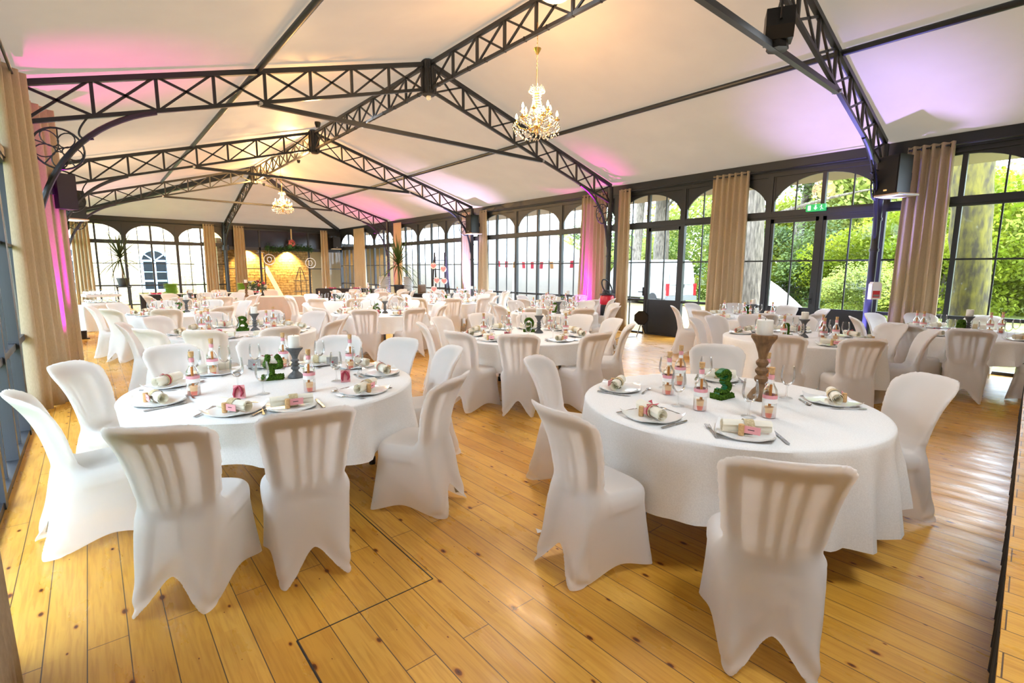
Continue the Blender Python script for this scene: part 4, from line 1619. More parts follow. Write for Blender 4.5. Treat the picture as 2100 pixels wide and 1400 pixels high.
def chandelier_proto():
    root = empty('chandelier')
    ch = MB()
    for k in range(22):
        z = 0.80 + k*0.03
        ch.tube([(0.008*math.cos(a)*(k % 2), 0.008*math.cos(a)*((k+1) % 2), z+0.02*math.sin(a)) for a in [2*PI*j/8 for j in range(9)]], 0.0028, 4, False)
    ch.build('chain', M_gold, root)
    MB().lathe([(0.012, 1.02), (0.05, 1.08), (0.058, 1.10), (0.02, 1.09)], 16).build('brass_cup', M_gold, root, True)
    MB().lathe([(0.005, -0.08), (0.03, -0.05), (0.02, 0.0), (0.05, 0.05), (0.02, 0.1), (0.018, 0.45), (0.03, 0.5), (0.012, 0.56), (0.01, 0.82)], 14).build('stem', M_gold, root, True)
    rnd = random.Random(4)
    for ring, (n, R, z0) in enumerate(((6, 0.30, 0.10), (6, 0.21, 0.22))):
        for k in range(n):
            a = 2*PI*k/n + ring*PI/6
            c, s = math.cos(a), math.sin(a)
            pts = [(0.02*c, 0.02*s, z0-0.05), (R*0.45*c, R*0.45*s, z0-0.10), (R*0.85*c, R*0.85*s, z0-0.06), (R*c, R*s, z0)]
            arm = MB().tube(pts, 0.008, 6)
            arm.lathe([(0.01, 0), (0.04, 0.012), (0.042, 0.018), (0.012, 0.016)], 12, (R*c, R*s, z0))
            ao = arm.build('arm', M_gold, root, True)
            MB().lathe([(0.011, 0.015), (0.011, 0.06)], 10, (R*c, R*s, z0)).build('candle_sleeve', mat('gold sleeve', (0.7, 0.4, 0.1), 0.4, 0.6), ao, True)
            MB().lathe([(0.009, 0.06), (0.019, 0.08), (0.016, 0.105), (0.004, 0.135), (0.001, 0.14)], 10, (R*c, R*s, z0)).build('flame_bulb', M_bulb, ao, True)
    cr = MB()
    for k in range(24):
        a = 2*PI*k/24
        for i in range(9):
            t = i/8
            r = 0.055 + 0.06*t**2
            cr.ball((r*math.cos(a), r*math.sin(a), 0.50-0.30*t), 0.009, 5, 3)
    for k in range(130):
        a = rnd.uniform(0, 2*PI)
        r = 0.36*math.sqrt(rnd.random())
        z = 0.06 - 0.17*math.sqrt(max(0, 1-(r/0.38)**2)) + rnd.uniform(-0.03, 0.05)
        c = (r*math.cos(a), r*math.sin(a), z)
        cr.lathe([(0.001, -0.022), (0.010, -0.008), (0.001, 0.012)], 5, c, cap=False)
    for k in range(36):
        a = 2*PI*k/36
        for rr, zz in ((0.33, 0.06), (0.34, 0.02), (0.24, 0.15), (0.10, 0.56), (0.115, 0.53)):
            cr.lathe([(0.001, -0.022), (0.011, -0.006), (0.001, 0.014)], 5, (rr*math.cos(a), rr*math.sin(a), zz), cap=False)
    for k in range(8):
        a = 2*PI*k/8
        cr.tube([(0.03*math.cos(a), 0.03*math.sin(a), 0.52), (0.09*math.cos(a), 0.09*math.sin(a), 0.60), (0.10*math.cos(a), 0.10*math.sin(a), 0.57)], 0.006, 5)
    co = cr.build('crystal_drops', M_crystal, root)
    co['kind'] = 'stuff'
    l = bpy.data.lights.new('candle_glow', 'POINT')
    l.energy = 45
    l.color = (1.0, 0.66, 0.36)
    l.shadow_soft_size = 0.3
    o = bpy.data.objects.new('candle_glow', l)
    COL.objects.link(o)
    o.parent = root
    o.location = (0, 0, 0.36)
    return root


chanP = Proto(chandelier_proto)
chanP.put((XC, 5.57, 3.64), 0.1, 'larger crystal chandelier with glowing candle bulbs, closest to the camera', 'crystal chandeliers', cat='chandelier')
c2 = chanP.put((XC, 18.0, 3.58), 0.4, 'smaller looking crystal chandelier hanging near the end of the hall', 'crystal chandeliers', cat='chandelier')
# fittings
root = empty('stage_spotlight', (6.08, 2.62, 4.30), 0.5)
tag(root, 'black stage spotlight fixed above the closest tie bar', 'stage light')
b = MB()
b.prism([(-0.16, -0.05), (-0.10, -0.17), (0.10, -0.17), (0.16, -0.05), (0.13, 0.14), (-0.13, 0.14)], -0.14, 0.14, 'y')
b.build('housing', M_black, root)
MB().lathe([(0.10, -0.16), (0.115, -0.25), (0.10, -0.25)], 8, (0, 0, 0)).build('lens_hood', M_black, root)
y_ = MB().tube([(-0.18, 0, 0.0), (-0.18, 0, 0.25), (0.18, 0, 0.25), (0.18, 0, 0.0)], 0.014, 6)
y_.build('yoke', M_black, root)


def lamp_fill(parent, loc, energy, size, cone, aim=(0, 0, -1), col=(0.84, 0.92, 1.0)):  # spot beam that fills in light below a fitting
    l = bpy.data.lights.new('lamp_fill_beam', 'SPOT')
    l.energy = energy
    l.color = col
    l.spot_size = cone
    l.spot_blend = 1.0
    l.shadow_soft_size = size
    o = bpy.data.objects.new('lamp_fill_beam', l)
    COL.objects.link(o)
    o.parent = parent
    o.location = loc
    o.rotation_euler = Vector(aim).to_track_quat('-Z', 'Y').to_euler()
    return o


lamp_fill(root, (0, 0, -0.27), 8, 0.5, 2.4, Matrix.Rotation(-0.5, 3, 'Z') @ Vector((-5.0, 1.0, -3.6)))  # fill beam added at the stage spotlight to brighten the tables
MB().tube([(0, 0, 0.25), (0.05, 0.05, 0.45), (-0.06, 0.02, 0.6), (0.04, 0.0, 0.9)], 0.010, 5).build('cable', M_black, root)
for cx_, cy_, en_, lb_ in ((4.82, 4.86, 60, 'white rounded fitting with added fill beam under the ridge girder by the chandelier'), (2.22, -0.7, 75, 'unseen white fill lamp added under the purlin above the stage')):  # both beams are added fill; the lamp above the stage is unseen
    root = empty('ceiling_fill_lamp', (cx_, cy_, 5.02 if cx_ > 4 else 4.16), 0.2)
    tag(root, lb_, 'lamp', 'fittings with added fill light')
    lamp_fill(root, (0, 0, -0.03), en_, 0.6, 2.7)
    MB().lathe([(0.02, 0), (0.17, 0.01), (0.21, 0.05), (0.21, 0.12), (0.18, 0.16), (0.02, 0.17)], 24).build('casing', M_white, root, True)
    MB().bar((0, 0, 0.16), (0.05, 0, 0.36), 0.04).build('mount', M_white, root)
o = MB().ball((0, 0, 0), 0.05, 14, 8).build('motion_sensor', M_white, None, True)
o.location = (XC, 8.55, 4.81)
tag(o, 'white ball motion sensor under the hub closest to the chandelier', 'sensor')
root = empty('strip_lamp', (XC, 11.35, 4.90), 0)
tag(root, 'small white strip lamp clipped on the ridge girder', 'lamp')
lamp_fill(root, (0, 0, -0.05), 260, 0.6, 2.7)
MB().tube([(0, -0.16, 0), (0, 0.16, 0.0)], 0.035, 10).build('tube', M_white, root, True)
MB().box(-0.02, 0.02, -0.18, 0.18, 0.03, 0.05).build('clip', M_black, root)
# warm wash lamps that colour the canvas at the far end
for x, y, z, e, w in ((5.0, 15.6, 4.75, 75, 'by the middle hub'), (5.3, 20.6, 4.75, 110, 'by the farthest hub'), (3.2, 8.9, 4.05, 14, 'on the tie bar of the sensor truss')):
    root = empty('wash_lamp', (x, y, z))
    tag(root, 'small black warm wash lamp ' + w, 'lamp', 'warm wash lamps')
    MB().lathe([(0.03, -0.06), (0.05, 0.0), (0.05, 0.03), (0.02, 0.03)], 12).build('lamp_body', M_black, root, True)
    l = bpy.data.lights.new('warm_wash', 'POINT')
    l.energy = e
    l.color = (1.0, 0.55, 0.18)
    l.shadow_soft_size = 0.12
    o = bpy.data.objects.new('warm_wash', l)
    COL.objects.link(o)
    o.parent = root
    o.location = (0, 0, 0.12)
# exit sign on the double door transom
root = empty('exit_sign', (XR-0.09, 3.72, 2.84), PI/2)
tag(root, 'green lit exit sign with arrow on the double door transom', 'sign')
MB().box(-0.17, 0.17, -0.03, 0.03, -0.065, 0.065).build('sign_box', mat('sign green', (0.01, 0.22, 0.06), 0.4, emit=(0.01, 0.5, 0.12), estr=0.15), root)
wm = mat('sign white', (0.9, 0.95, 0.9), 0.4, emit=(0.7, 1, 0.8), estr=0.25)
a = MB().box(-0.012, 0.012, 0.03, 0.034, 0.0, 0.045)
a.add([(-0.035, 0.033, 0.0), (0.035, 0.033, 0.0), (0, 0.033, -0.042)], [(0, 1, 2)])
a.build('arrow', mat('sign arrow', (0.2, 1, 0.3), 0.4, emit=(0.2, 1, 0.3), estr=0.8), root)
MB().box(0.085, 0.135, 0.03, 0.034, -0.045, 0.045).build('door_symbol', wm, root)
mn = MB().ball((-0.10, 0.033, 0.035), 0.011, 8, 5)
mn.bar((-0.10, 0.033, 0.024), (-0.108, 0.033, -0.008), 0.014, 0.004)
mn.bar((-0.108, 0.033, -0.008), (-0.085, 0.033, -0.045), 0.009, 0.004)
mn.bar((-0.108, 0.033, -0.008), (-0.135, 0.033, -0.035), 0.009, 0.004)
mn.bar((-0.10, 0.033, 0.02), (-0.075, 0.033, 0.0), 0.007, 0.004)
mn.build('running_figure', wm, root)
root = empty('hand_dispenser', (10.535, 2.585, 1.14), -0.75)
tag(root, 'white dispenser with red label on the violet lit column', 'dispenser')
MB().prism([(-0.085, 0.0), (0.085, 0.0), (0.085, 0.26), (0.06, 0.30), (-0.06, 0.30), (-0.085, 0.26)], -0.10, -0.01, 'y').build('casing', M_white, root)
MB().box(-0.06, 0.06, -0.103, -0.10, 0.03, 0.15).build('red_label', mat('label red', (0.6, 0.02, 0.03), 0.5), root)
MB().box(-0.05, 0.05, -0.105, -0.103, 0.045, 0.085).build('barcode_panel', mat('label grey', (0.25, 0.2, 0.2), 0.5), root)
root = empty('floodlight', (10.42, 7.30, 0.0), 2.2)
tag(root, 'black octagonal floodlight on a thin stand before the van window', 'floodlight')
fl = MB()
oc = [(0.185*math.cos(PI/8+PI*k/4), 0.185*math.sin(PI/8+PI*k/4)) for k in range(8)]
oc2 = [(0.12*math.cos(PI/8+PI*k/4), 0.12*math.sin(PI/8+PI*k/4)) for k in range(8)]
fl.add([(x, 0.16, 0.47+z) for x, z in oc] + [(x, -0.12, 0.47+z) for x, z in oc2], [tuple(range(8, 16))] + [(i, (i+1) % 8, 8+(i+1) % 8, 8+i) for i in range(8)])
fo = fl.build('housing', M_black, root)
MB().add([(0.17/0.185*x, 0.13, 0.47+z*0.92) for x, z in oc], [tuple(range(8))]).build('lens', mat('dark lens', (0.004, 0.004, 0.005), 0.25), root)
MB().tube([(0, -0.05, 0.32), (0.10, 0.25, 0.01)], 0.012, 6).build('stand_rod', M_steel, root)
MB().tube([(0, -0.05, 0.32), (-0.10, -0.25, 0.01)], 0.012, 6).build('stand_rod', M_steel, root)
MB().tube([(0.12, 0.2, 0.008), (0.5, 0.5, 0.008), (0.6, 0.9, 0.008)], 0.007, 5).build('cable', M_black, root)
root = empty('canister_vacuum', (10.3, 8.3, 0.0), 0)
tag(root, 'red canister with black lid and hose loop at the pink lit column', 'vacuum cleaner')
MB().lathe([(0.15, 0.0), (0.17, 0.02), (0.165, 0.70), (0.16, 0.74)], 20, (0, 0, 0)).build('trolley_box', M_black, root, True)
MB().lathe([(0.16, 0.741), (0.185, 0.78), (0.18, 0.95), (0.15, 0.99)], 24).build('red_body', mat('red plastic', (0.55, 0.012, 0.03), 0.35), root, True)
MB().lathe([(0.20, 0.992), (0.20, 1.015), (0.13, 1.03), (0.12, 1.10), (0.05, 1.12)], 24).build('black_lid', M_black, root, True)
MB().tube([(-0.02+0.17*math.cos(a), 0.17*math.sin(a)*0.6, 1.20+0.19*math.sin(a)) for a in [2*PI*k/24-0.9 for k in range(22)]], 0.018, 7).build('hose_loop', M_black, root, True)

# ------------------------------------------------------------------ stage edge beside the camera, paper scrap
st = empty('stage', (2.6, 0.10, 0), 0.0595)
tag(st, 'low timber stage with pleated black skirt at the camera side', 'stage')
MB().box(-1.3, 5.2, -2.6, 0.01, 0.41, 0.45).build('deck', M_floor, st)
rows = []
for i in range(5):
    t = i/4
    rows.append([(-1.3+6.5*k/520, 0.012*math.sin(k*1.25)*(0.6+0.6*t) + 0.006*math.sin(k*0.37), 0.425-0.415*t) for k in range(521)])
MB().grid(rows).build('pleated_skirt', noisy('black skirt', (0.012, 0.012, 0.013), (0.035, 0.035, 0.036), scale=(30, 1, 1), nscale=3, rough=0.8), st, 'full')
sc_ = MB()
sc_.grid([[(0.05*i-0.08, 0.02*j, 0.012+0.012*math.sin(i*2.1+j)) for j in range(3)] for i in range(4)])
o = sc_.build('paper_scrap', M_white, None, True)
o.location = (2.03, 2.02, 0)
o.rotation_euler = (0, 0, -0.5)
tag(o, 'crumpled white paper scrap lying on the pine boards', 'paper')

# ------------------------------------------------------------------ buffets and things at the far end
def buffet(p0, p1, depth, label, top=M_white, skirt=M_soot, h=0.76):
    p0, p1 = Vector((*p0, 0)), Vector((*p1, 0))
    L = (p1-p0).length
    root = empty('buffet_table', (p0+p1)/2, math.atan2((p1-p0).y, (p1-p0).x))
    tag(root, label, 'buffet table', 'buffet tables')
    MB().box(-L/2, L/2, 0, depth, h-0.025, h).build('tabletop', top, root)
    rows = []
    per = [(-L/2-0.01, depth), (-L/2-0.01, -0.01), (L/2+0.01, -0.01), (L/2+0.01, depth)]
    pts = []
    for (xa, ya), (xb, yb) in zip(per[:-1], per[1:]):
        n = max(4, int(math.hypot(xb-xa, yb-ya)/0.03))
        pts += [(xa+(xb-xa)*k/n, ya+(yb-ya)*k/n) for k in range(n)]
    for t in (0, 0.5, 1):
        rows.append([(x+0.008*math.sin(i*1.3)*t, y+0.012*math.sin(i*0.9)*t, h-0.005-(h-0.02)*t) for i, (x, y) in enumerate(pts)])
    MB().grid(rows).build('skirt', skirt, root, 'full')
    for sx in (-1, 1):
        for y in (0.08, depth-0.08):
            MB().box(sx*(L/2-0.1)-0.02, sx*(L/2-0.1)+0.02, y-0.02, y+0.02, 0, h-0.025).build('leg', M_legmetal, root)
    return root


buffet((1.25, 20.1), (4.85, 20.0), 0.7, 'long white topped buffet with dark skirt below the arched end windows')
buffet((7.75, 22.75), (10.1, 21.4), 0.75, 'dark cloth covered buffet with the spray bottle beside the annex doorway', M_soot)
buffet((7.95, 17.55), (9.9, 16.35), 0.7, 'black topped side table carrying the white plate stacks', M_soot, h=0.72)
buffet((-0.15, 16.4), (0.75, 16.6), 0.75, 'white clothed side table under the crates of glasses', M_white, M_cloth, 0.66)
buffet((3.0, 16.9), (5.3, 16.6), 0.8, 'long linen covered head table with the bouquet', M_cloth, noisy('ecru linen', (0.50, 0.43, 0.36), (0.58, 0.50, 0.43), nscale=90, rough=0.9, trans=0.1), 0.75)


def stackplates(m):
    def f_():
        root = empty('dinner_plate')
        MB().lathe([(0.05, 0), (0.09, 0.004), (0.135, 0.022), (0.137, 0.025), (0.09, 0.010), (0.001, 0.007)], 24, cap=False).build('plate_dish', m, root, True)
        return root
    return f_


gP, wP = Proto(stackplates(M_green), 1.6), Proto(stackplates(M_porcelain), 1.5)
for P, x, y, z, n, lab, grp in ((gP, 2.12, 20.42, 0.762, 9, 'green plate in the stack before the blue arched window', 'green plates, window stack'), (gP, 4.32, 20.35, 0.762, 9, 'green plate in the stack by the central end pillar', 'green plates, pillar stack'),
                                (wP, 4.72, 20.5, 0.762, 11, 'white plate in the stack beside the annex doorway', 'white plates, doorway stack'), (wP, 8.55, 17.55, 0.722, 17, 'white plate in the stack on the curtain side of the dracaena', 'white plates, first side table stack'),
                                (wP, 9.28, 17.10, 0.722, 17, 'white plate in the stack on the heart ladder side of the dracaena', 'white plates, second side table stack')):
    for k in range(n):
        P.put((x+OC.uniform(-0.004, 0.004), y+OC.uniform(-0.004, 0.004), z+k*0.037), OC.uniform(0, 6), lab, grp, cat='plate')


def make_cup():
    return MB().lathe([(0.028, 0), (0.04, 0.07), (0.042, 0.09), (0.038, 0.088), (0.03, 0.01)], 16, cap=False).build('white_cup', M_porcelain, None, True)


cupP = Proto(make_cup)
for (x, y), w in (((1.52, 20.3), 'on the end of the long buffet by the glass crates'), ((1.83, 20.3), 'just before the window stack of green plates'), ((3.72, 20.3), 'on the long buffet behind the near candle'), ((4.55, 20.2), 'between the green and white plate stacks'),
                  ((8.2, 22.75), 'first on the dark buffet from the doorway'), ((8.75, 22.45), 'second on the dark buffet from the doorway'), ((9.15, 22.2), 'third on the dark buffet from the doorway'), ((9.5, 22.0), 'closest to the spray bottle')):
    cupP.put((x, y, 0.762), 0, 'small white cup ' + w, 'white cups', cat='cup')


def make_pinkbox():
    root = empty('napkin_stack')
    MB().box(-0.13, 0.13, -0.08, 0.08, 0, 0.04).build('folded_napkins', mat('fuchsia paper', (0.50, 0.02, 0.10), 0.7), root)
    MB().box(-0.02, 0.02, -0.082, 0.082, -0.0005, 0.042).build('paper_band', M_pinkband, root)
    return root


pkP = Proto(make_pinkbox)
for (x, y), w in (((1.68, 20.25), 'between two cups on the long buffet'), ((3.55, 20.25), 'on the long buffet near its middle'), ((4.65, 20.12), 'at the doorway end of the long buffet'), ((8.45, 22.6), 'on the dark buffet by the doorway'), ((9.35, 22.05), 'on the dark buffet by the spray bottle')):
    pkP.put((x, y, 0.763), OC.uniform(-0.4, 0.4), 'fuchsia paper napkin stack ' + w, 'fuchsia napkin stacks', cat='napkins')
root = empty('spray_bottle', (9.82, 21.85, 0.762), 0.6)
tag(root, 'white spray bottle standing at the end of the dark buffet', 'spray bottle')
MB().lathe([(0.045, 0), (0.048, 0.01), (0.048, 0.14), (0.02, 0.19), (0.018, 0.21)], 16).build('bottle_body', mat('cloudy plastic', (0.75, 0.7, 0.72), 0.4), root, True)
MB().box(-0.07, 0.03, -0.018, 0.018, 0.21, 0.26).build('trigger_head', M_white, root)


def dracaena(loc, label, tall, n, seed, col):
    root = empty('potted_dracaena', loc)
    tag(root, label, 'plant', 'potted dracaenas')
    MB().lathe([(0.14, 0), (0.15, 0.01), (0.20, 0.28), (0.215, 0.28), (0.215, 0.33), (0.19, 0.33), (0.18, 0.29), (0.001, 0.29)], 20, cap=False).build('pot', mat('charcoal pot', (0.035, 0.036, 0.04), 0.6), root, True)
    MB().tube([(0, 0, 0.28), (0.02, 0, 0.55), (-0.02, 0.01, tall)], [0.035, 0.03, 0.025], 8).build('stem', mat('pale stem', (0.16, 0.10, 0.05), 0.8), root, True)
    rnd = random.Random(seed)
    m = MB()
    for k in range(n):
        a = k*2.399963
        t = k/n
        z0 = tall - 0.25*(1-t)
        el = -0.25 + 1.6*t + rnd.uniform(-0.15, 0.15)
        L = rnd.uniform(0.9, 1.3)
        w = 0.026
        rows = []
        droop = rnd.uniform(0.25, 0.6)*(1.2-t)
        for i in range(7):
            s = i/6
            r = L*s*math.cos(el)
            z = z0 + L*s*math.sin(el) - droop*L*s*s
            ww = w*(1-s**2.5)+0.001
            px, py = -math.sin(a)*ww, math.cos(a)*ww
            rows.append([(r*math.cos(a)-px-0.02, r*math.sin(a)-py, z), (r*math.cos(a)+px-0.02, r*math.sin(a)+py, z)])
        m.grid(rows)
    m.build('leaves', mat('dracaena leaf ' + str(seed), col, 0.5, trans=0.3), root)
    return root


root = empty('plant_stand', (1.05, 25.3, 0))
tag(root, 'dark stand under the potted dracaena at the arched end windows', 'stand')
MB().box(-0.25, 0.25, -0.25, 0.25, 0.86, 0.90).build('top', M_frame, root)
for sx in (-1, 1):
    for sy in (-1, 1):
        MB().box(sx*0.2-0.02, sx*0.2+0.02, sy*0.2-0.02, sy*0.2+0.02, 0, 0.86).build('leg', M_frame, root)
dracaena((1.05, 25.3, 0.90), 'spiky potted dracaena before the arched end windows', 1.25, 60, 5, (0.045, 0.06, 0.02))
dracaena((9.0, 17.25, 0.72), 'spiky potted dracaena between the white plate stacks', 1.25, 70, 6, (0.06, 0.11, 0.025))
# glass crates
ti = 0
for lv, (z, w) in enumerate(((0.665, 'lower'), (0.875, 'upper'))):
    for kx in range(1):
        root = empty('glass_crate', (0.22, 16.85, z), 0.2)
        tag(root, 'white plastic crate of upturned glasses, %s of the two' % w, 'crate', 'glass crates')
        MB().box(-0.36, 0.36, -0.27, 0.27, 0, 0.02).build('tray', M_white, root)
        g = MB()
        for x in (-0.36, 0.35):
            g.box(x, x+0.01, -0.27, 0.27, 0.02, 0.06)
        for y in (-0.27, 0.26):
            g.box(-0.36, 0.36, y, y+0.01, 0.02, 0.06)
        g.build('rim', M_white, root)
tumP = Proto(lambda: MB().lathe([(0.034, 0.0), (0.038, 0.05), (0.03, 0.10), (0.005, 0.115), (0.005, 0.16), (0.032, 0.168)], 12, cap=False).build('upturned_glass', M_glass, None, 'full'))
for lv, z in enumerate((0.686, 0.896)):
    for i in range(6):
        for j in range(4):
            v = Matrix.Rotation(0.2, 3, 'Z') @ Vector((-0.30+0.12*i, -0.20+0.13*j, 0))
            tumP.put((0.22+v.x, 16.85+v.y, z), 0, 'upturned stemmed glass standing in a white crate by the far curtains', 'upturned glasses in the crates', cat='glass')
# bouquet and wooden candle on the head table
root = empty('bouquet', (4.02, 17.1, 0.752))
tag(root, 'mixed flower bouquet in a glass vase on the head table', 'bouquet')
MB().lathe([(0.05, 0), (0.06, 0.02), (0.045, 0.12), (0.065, 0.2)], 16, cap=False).build('vase', M_glass, root, 'full')
rnd = random.Random(9)
lv = MB()
for k in range(150):
    a, e = rnd.uniform(0, 2*PI), rnd.uniform(-0.3, 1.4)
    r = rnd.uniform(0.12, 0.36)
    c = Vector((r*math.cos(a)*math.cos(e), r*math.sin(a)*math.cos(e), 0.24+r*0.7*math.sin(e)))
    d = Vector((rnd.uniform(-1, 1), rnd.uniform(-1, 1), rnd.uniform(-0.5, 1))).normalized()*0.09
    n_ = d.orthogonal().normalized()*0.03
    lv.add([c, c+d*0.5+n_, c+d, c+d*0.5-n_], [(0, 1, 2, 3)])
lv.build('foliage', mat('dark leaf', (0.02, 0.05, 0.02), 0.6), root)
for nm, col, ps in (('pink_flower', (0.65, 0.10, 0.18), ((0.16, -0.12, 0.40), (0.05, 0.1, 0.45))), ('yellow_flower', (0.65, 0.68, 0.08), ((-0.14, -0.14, 0.40),)), ('coral_flower', (0.75, 0.25, 0.2), ((0.0, -0.18, 0.34),)), ('white_flower', (0.8, 0.8, 0.72), ((-0.22, -0.05, 0.26), (0.25, 0.02, 0.3)))):
    for p_ in ps:
        fm = MB()
        for k in range(26):
            a, e = k*2.4, -0.4+1.9*k/26
            c = Vector(p_)
            d = Vector((math.cos(a)*math.cos(e), math.sin(a)*math.cos(e), math.sin(e)))*0.075
            n_ = d.cross(Vector((0, 0, 1))).normalized()*0.03
            fm.add([c, c+d*0.6+n_, c+d, c+d*0.6-n_], [(0, 1, 2, 3)])
        fm.build(nm, mat(nm, col, 0.7, trans=0.3), root)
holdWP.put((3.68, 17.0, 0.752), 0, 'brown turned wooden candle holder beside the bouquet', 'turned candle holders', cat='candle holder')
canP.put((3.68, 17.0, 0.752+HOLD[-1][1]*2.1), 0, 'white pillar candle beside the bouquet', 'pillar candles', cat='candle')
for k, (x, a) in enumerate(((3.3, 1.2), (4.1, 1.2), (4.9, 1.2), (3.2, -1.2), (4.5, -1.2))):
    pass
for k, (x, y, rz) in enumerate(((3.2, 18.1, PI), (3.95, 18.0, PI), (4.7, 17.95, PI))):
    chairP.put((x, y, 0), rz+0.08, 'white covered chair, %s behind the head table from the curtain side' % ORD[k], 'covered banquet chairs', cat='chair')
# flower spray, dark, on the table without a number
root = empty('flower_stem', (4.95, 12.7, 0.753))
tag(root, 'dark leaved white flower stem standing on the table before the bouquet', 'flower')
MB().lathe([(0.03, 0), (0.035, 0.05), (0.02, 0.12)], 12, cap=False).build('vase', M_glass, root, 'full')
fm = MB()
rnd = random.Random(3)
for k in range(26):
    a = rnd.uniform(0, 2*PI)
    c = Vector((0, 0, 0.05))
    d = Vector((math.cos(a), math.sin(a), rnd.uniform(0.6, 2.0))).normalized()*rnd.uniform(0.12, 0.26)
    n_ = d.orthogonal().normalized()*0.02
    fm.add([c+d*0.4, c+d*0.7+n_, c+d, c+d*0.7-n_], [(0, 1, 2, 3)])
fm.build('leaves', MATS['dark leaf'], root)
# heart ladder
root = empty('step_ladder', (9.85, 15.7, 0), -0.9)
tag(root, 'dark wooden step ladder hung with pink hearts before the garden glazing', 'ladder')
for s in (-1, 1):
    MB().bar((s*0.30, -0.25, 0), (s*0.19, 0, 2.25), 0.05, 0.03).build('rail', M_soot, root)
    MB().bar((s*0.30, 0.42, 0), (s*0.20, 0.05, 2.1), 0.04, 0.03).build('rear_leg', M_soot, root)
for k in range(6):
    z = 0.3+k*0.33
    t = z/2.25
    MB().box(-0.28+0.09*t, 0.28-0.09*t, -0.27+0.25*t, -0.15+0.23*t, z, z+0.025).build('rung', M_soot, root)


def make_heart():
    root = empty('heart_card')
    MB().tube([(0, -0.004, 0.10), (0, 0.004, 0.10)], 0.115, 24).build('white_disc', M_white, root)
    pts = []
    for k in range(30):
        t = 2*PI*k/30
        pts.append((0.0062*16*math.sin(t)**3, 0.10+0.0062*(13*math.cos(t)-5*math.cos(2*t)-2*math.cos(3*t)-math.cos(4*t))))
    MB().prism(pts, -0.008, -0.004).build('pink_heart', mat('salmon card', (0.80, 0.34, 0.34), 0.7), root)
    MB().bar((0, 0, 0.19), (0, 0, 0.27), 0.012, 0.008).build('clothes_peg', M_cork, root)
    return root


heP = Proto(make_heart)
HW = ['topmost toward the plates', 'topmost toward the marquee', 'second row toward the plates', 'second row toward the marquee', 'alone in third row', 'lowest']
for k, (u, z) in enumerate(((-0.20, 1.66), (0.18, 1.55), (-0.06, 1.14), (0.22, 1.12), (-0.16, 0.82), (0.10, 0.52))):
    t = z/2.25
    v = Matrix.Rotation(-0.9, 3, 'Z') @ Vector((u, -0.30+0.25*t-0.01, 0))
    heP.put((9.85+v.x, 15.7+v.y, z), -0.9, 'pink heart on a white disc, ' + HW[k] + ' hung on the ladder', 'hearts on the ladder', cat='heart')
root = empty('cushion', (9.55, 16.5, 0.722), 0.3)
tag(root, 'brown cushion leaning on the black side table', 'cushion')
cu = []
for i in range(13):
    row = []
    for j in range(13):
        u, v = -1+i/6, -1+j/6
        row.append((0.22*u, -0.07*(1-u**4)*(1-v**4), 0.18+0.17*v))
    cu.append(row)
m_ = MB().grid(cu)
m_.grid([[(x, -y, z) for x, y, z in reversed(r_)] for r_ in cu])
m_.build('cushion_cover', mat('brown plush', (0.17, 0.115, 0.07), 0.9), root, True)

# ------------------------------------------------------------------ annex behind the end wall and stone building
AY = 31.0
w = MB().box(5.3, 10.35, AY, AY+0.3, 0, 3.6)
struct(w.build('wall_annex', M_stone2))
struct(MB().box(5.0, 14.5, YB+0.1, AY+2.5, -0.12, -0.01).build('floor_annex', M_sandy))
struct(MB().box(5.0, 14.5, YB+0.95, AY+2.5, 2.95, 3.1).build('ceiling_annex', mat('dark ceiling', (0.05, 0.045, 0.04), 0.8)))
struct(MB().box(14.2, 14.5, YB+0.1, AY+2.5, 0, 3.0).build('wall_annex_side', mat('tan plaster', (0.42, 0.30, 0.16), 0.8)))
struct(MB().box(10.35, 14.2, AY+2.2, AY+2.5, 0, 3.0).build('wall_annex_back', MATS['tan plaster']))
struct(MB().box(4.9, 5.1, YB+0.3, AY+0.3, 0, 3.1).build('wall_annex_end', M_stone))
for x, w_ in ((6.9, 'by the leaning plank'), (9.0, 'above the iron coat stand')):
    root = empty('wall_lamp', (x, AY-0.28, 2.80))
    tag(root, 'small recessed wall washer ' + w_, 'lamp', 'annex wall washers')
    MB().lathe([(0.05, 0), (0.06, 0.06), (0.05, 0.15)], 12).build('lamp_body', M_black, root, True)
    l = bpy.data.lights.new('wall_wash', 'SPOT')
    l.energy = 260
    l.color = (1.0, 0.68, 0.28)
    l.spot_size = 1.9
    l.spot_blend = 0.7
    l.shadow_soft_size = 0.05
    o = bpy.data.objects.new('wall_wash', l)
    COL.objects.link(o)
    o.parent = root
    o.location = (0, 0, -0.03)
    o.rotation_euler = (0.15, 0, 0)
o = MB().bar((8.35, AY-0.9, 0.0), (7.75, AY-0.1, 1.75), 0.24, 0.04, (0, 1, 0.3)).build('plank', mat('pale plank', (0.62, 0.48, 0.36), 0.6))
tag(o, 'pale plank leaning against the lit stone in the annex', 'plank')
root = empty('coat_stand', (9.45, AY-0.8, 0))
tag(root, 'black wrought iron stand before the lit stone wall', 'stand')
MB().tube([(0, 0, 0), (0, 0, 1.75)], 0.018, 6).build('pole', M_iron, root)
for z, r in ((0.35, 0.42), (0.95, 0.40), (1.45, 0.30)):
    MB().tube([(r*math.cos(a), r*math.sin(a), z) for a in [2*PI*k/16 for k in range(17)]], 0.013, 5, False).build('ring', M_iron, root)
for k in range(4):
    a = k*PI/2+0.4
    MB().tube([(0.42*math.cos(a), 0.42*math.sin(a), 0), (0.40*math.cos(a), 0.40*math.sin(a), 1.0), (0.05*math.cos(a), 0.05*math.sin(a), 1.75)], 0.012, 5).build('upright', M_iron, root)
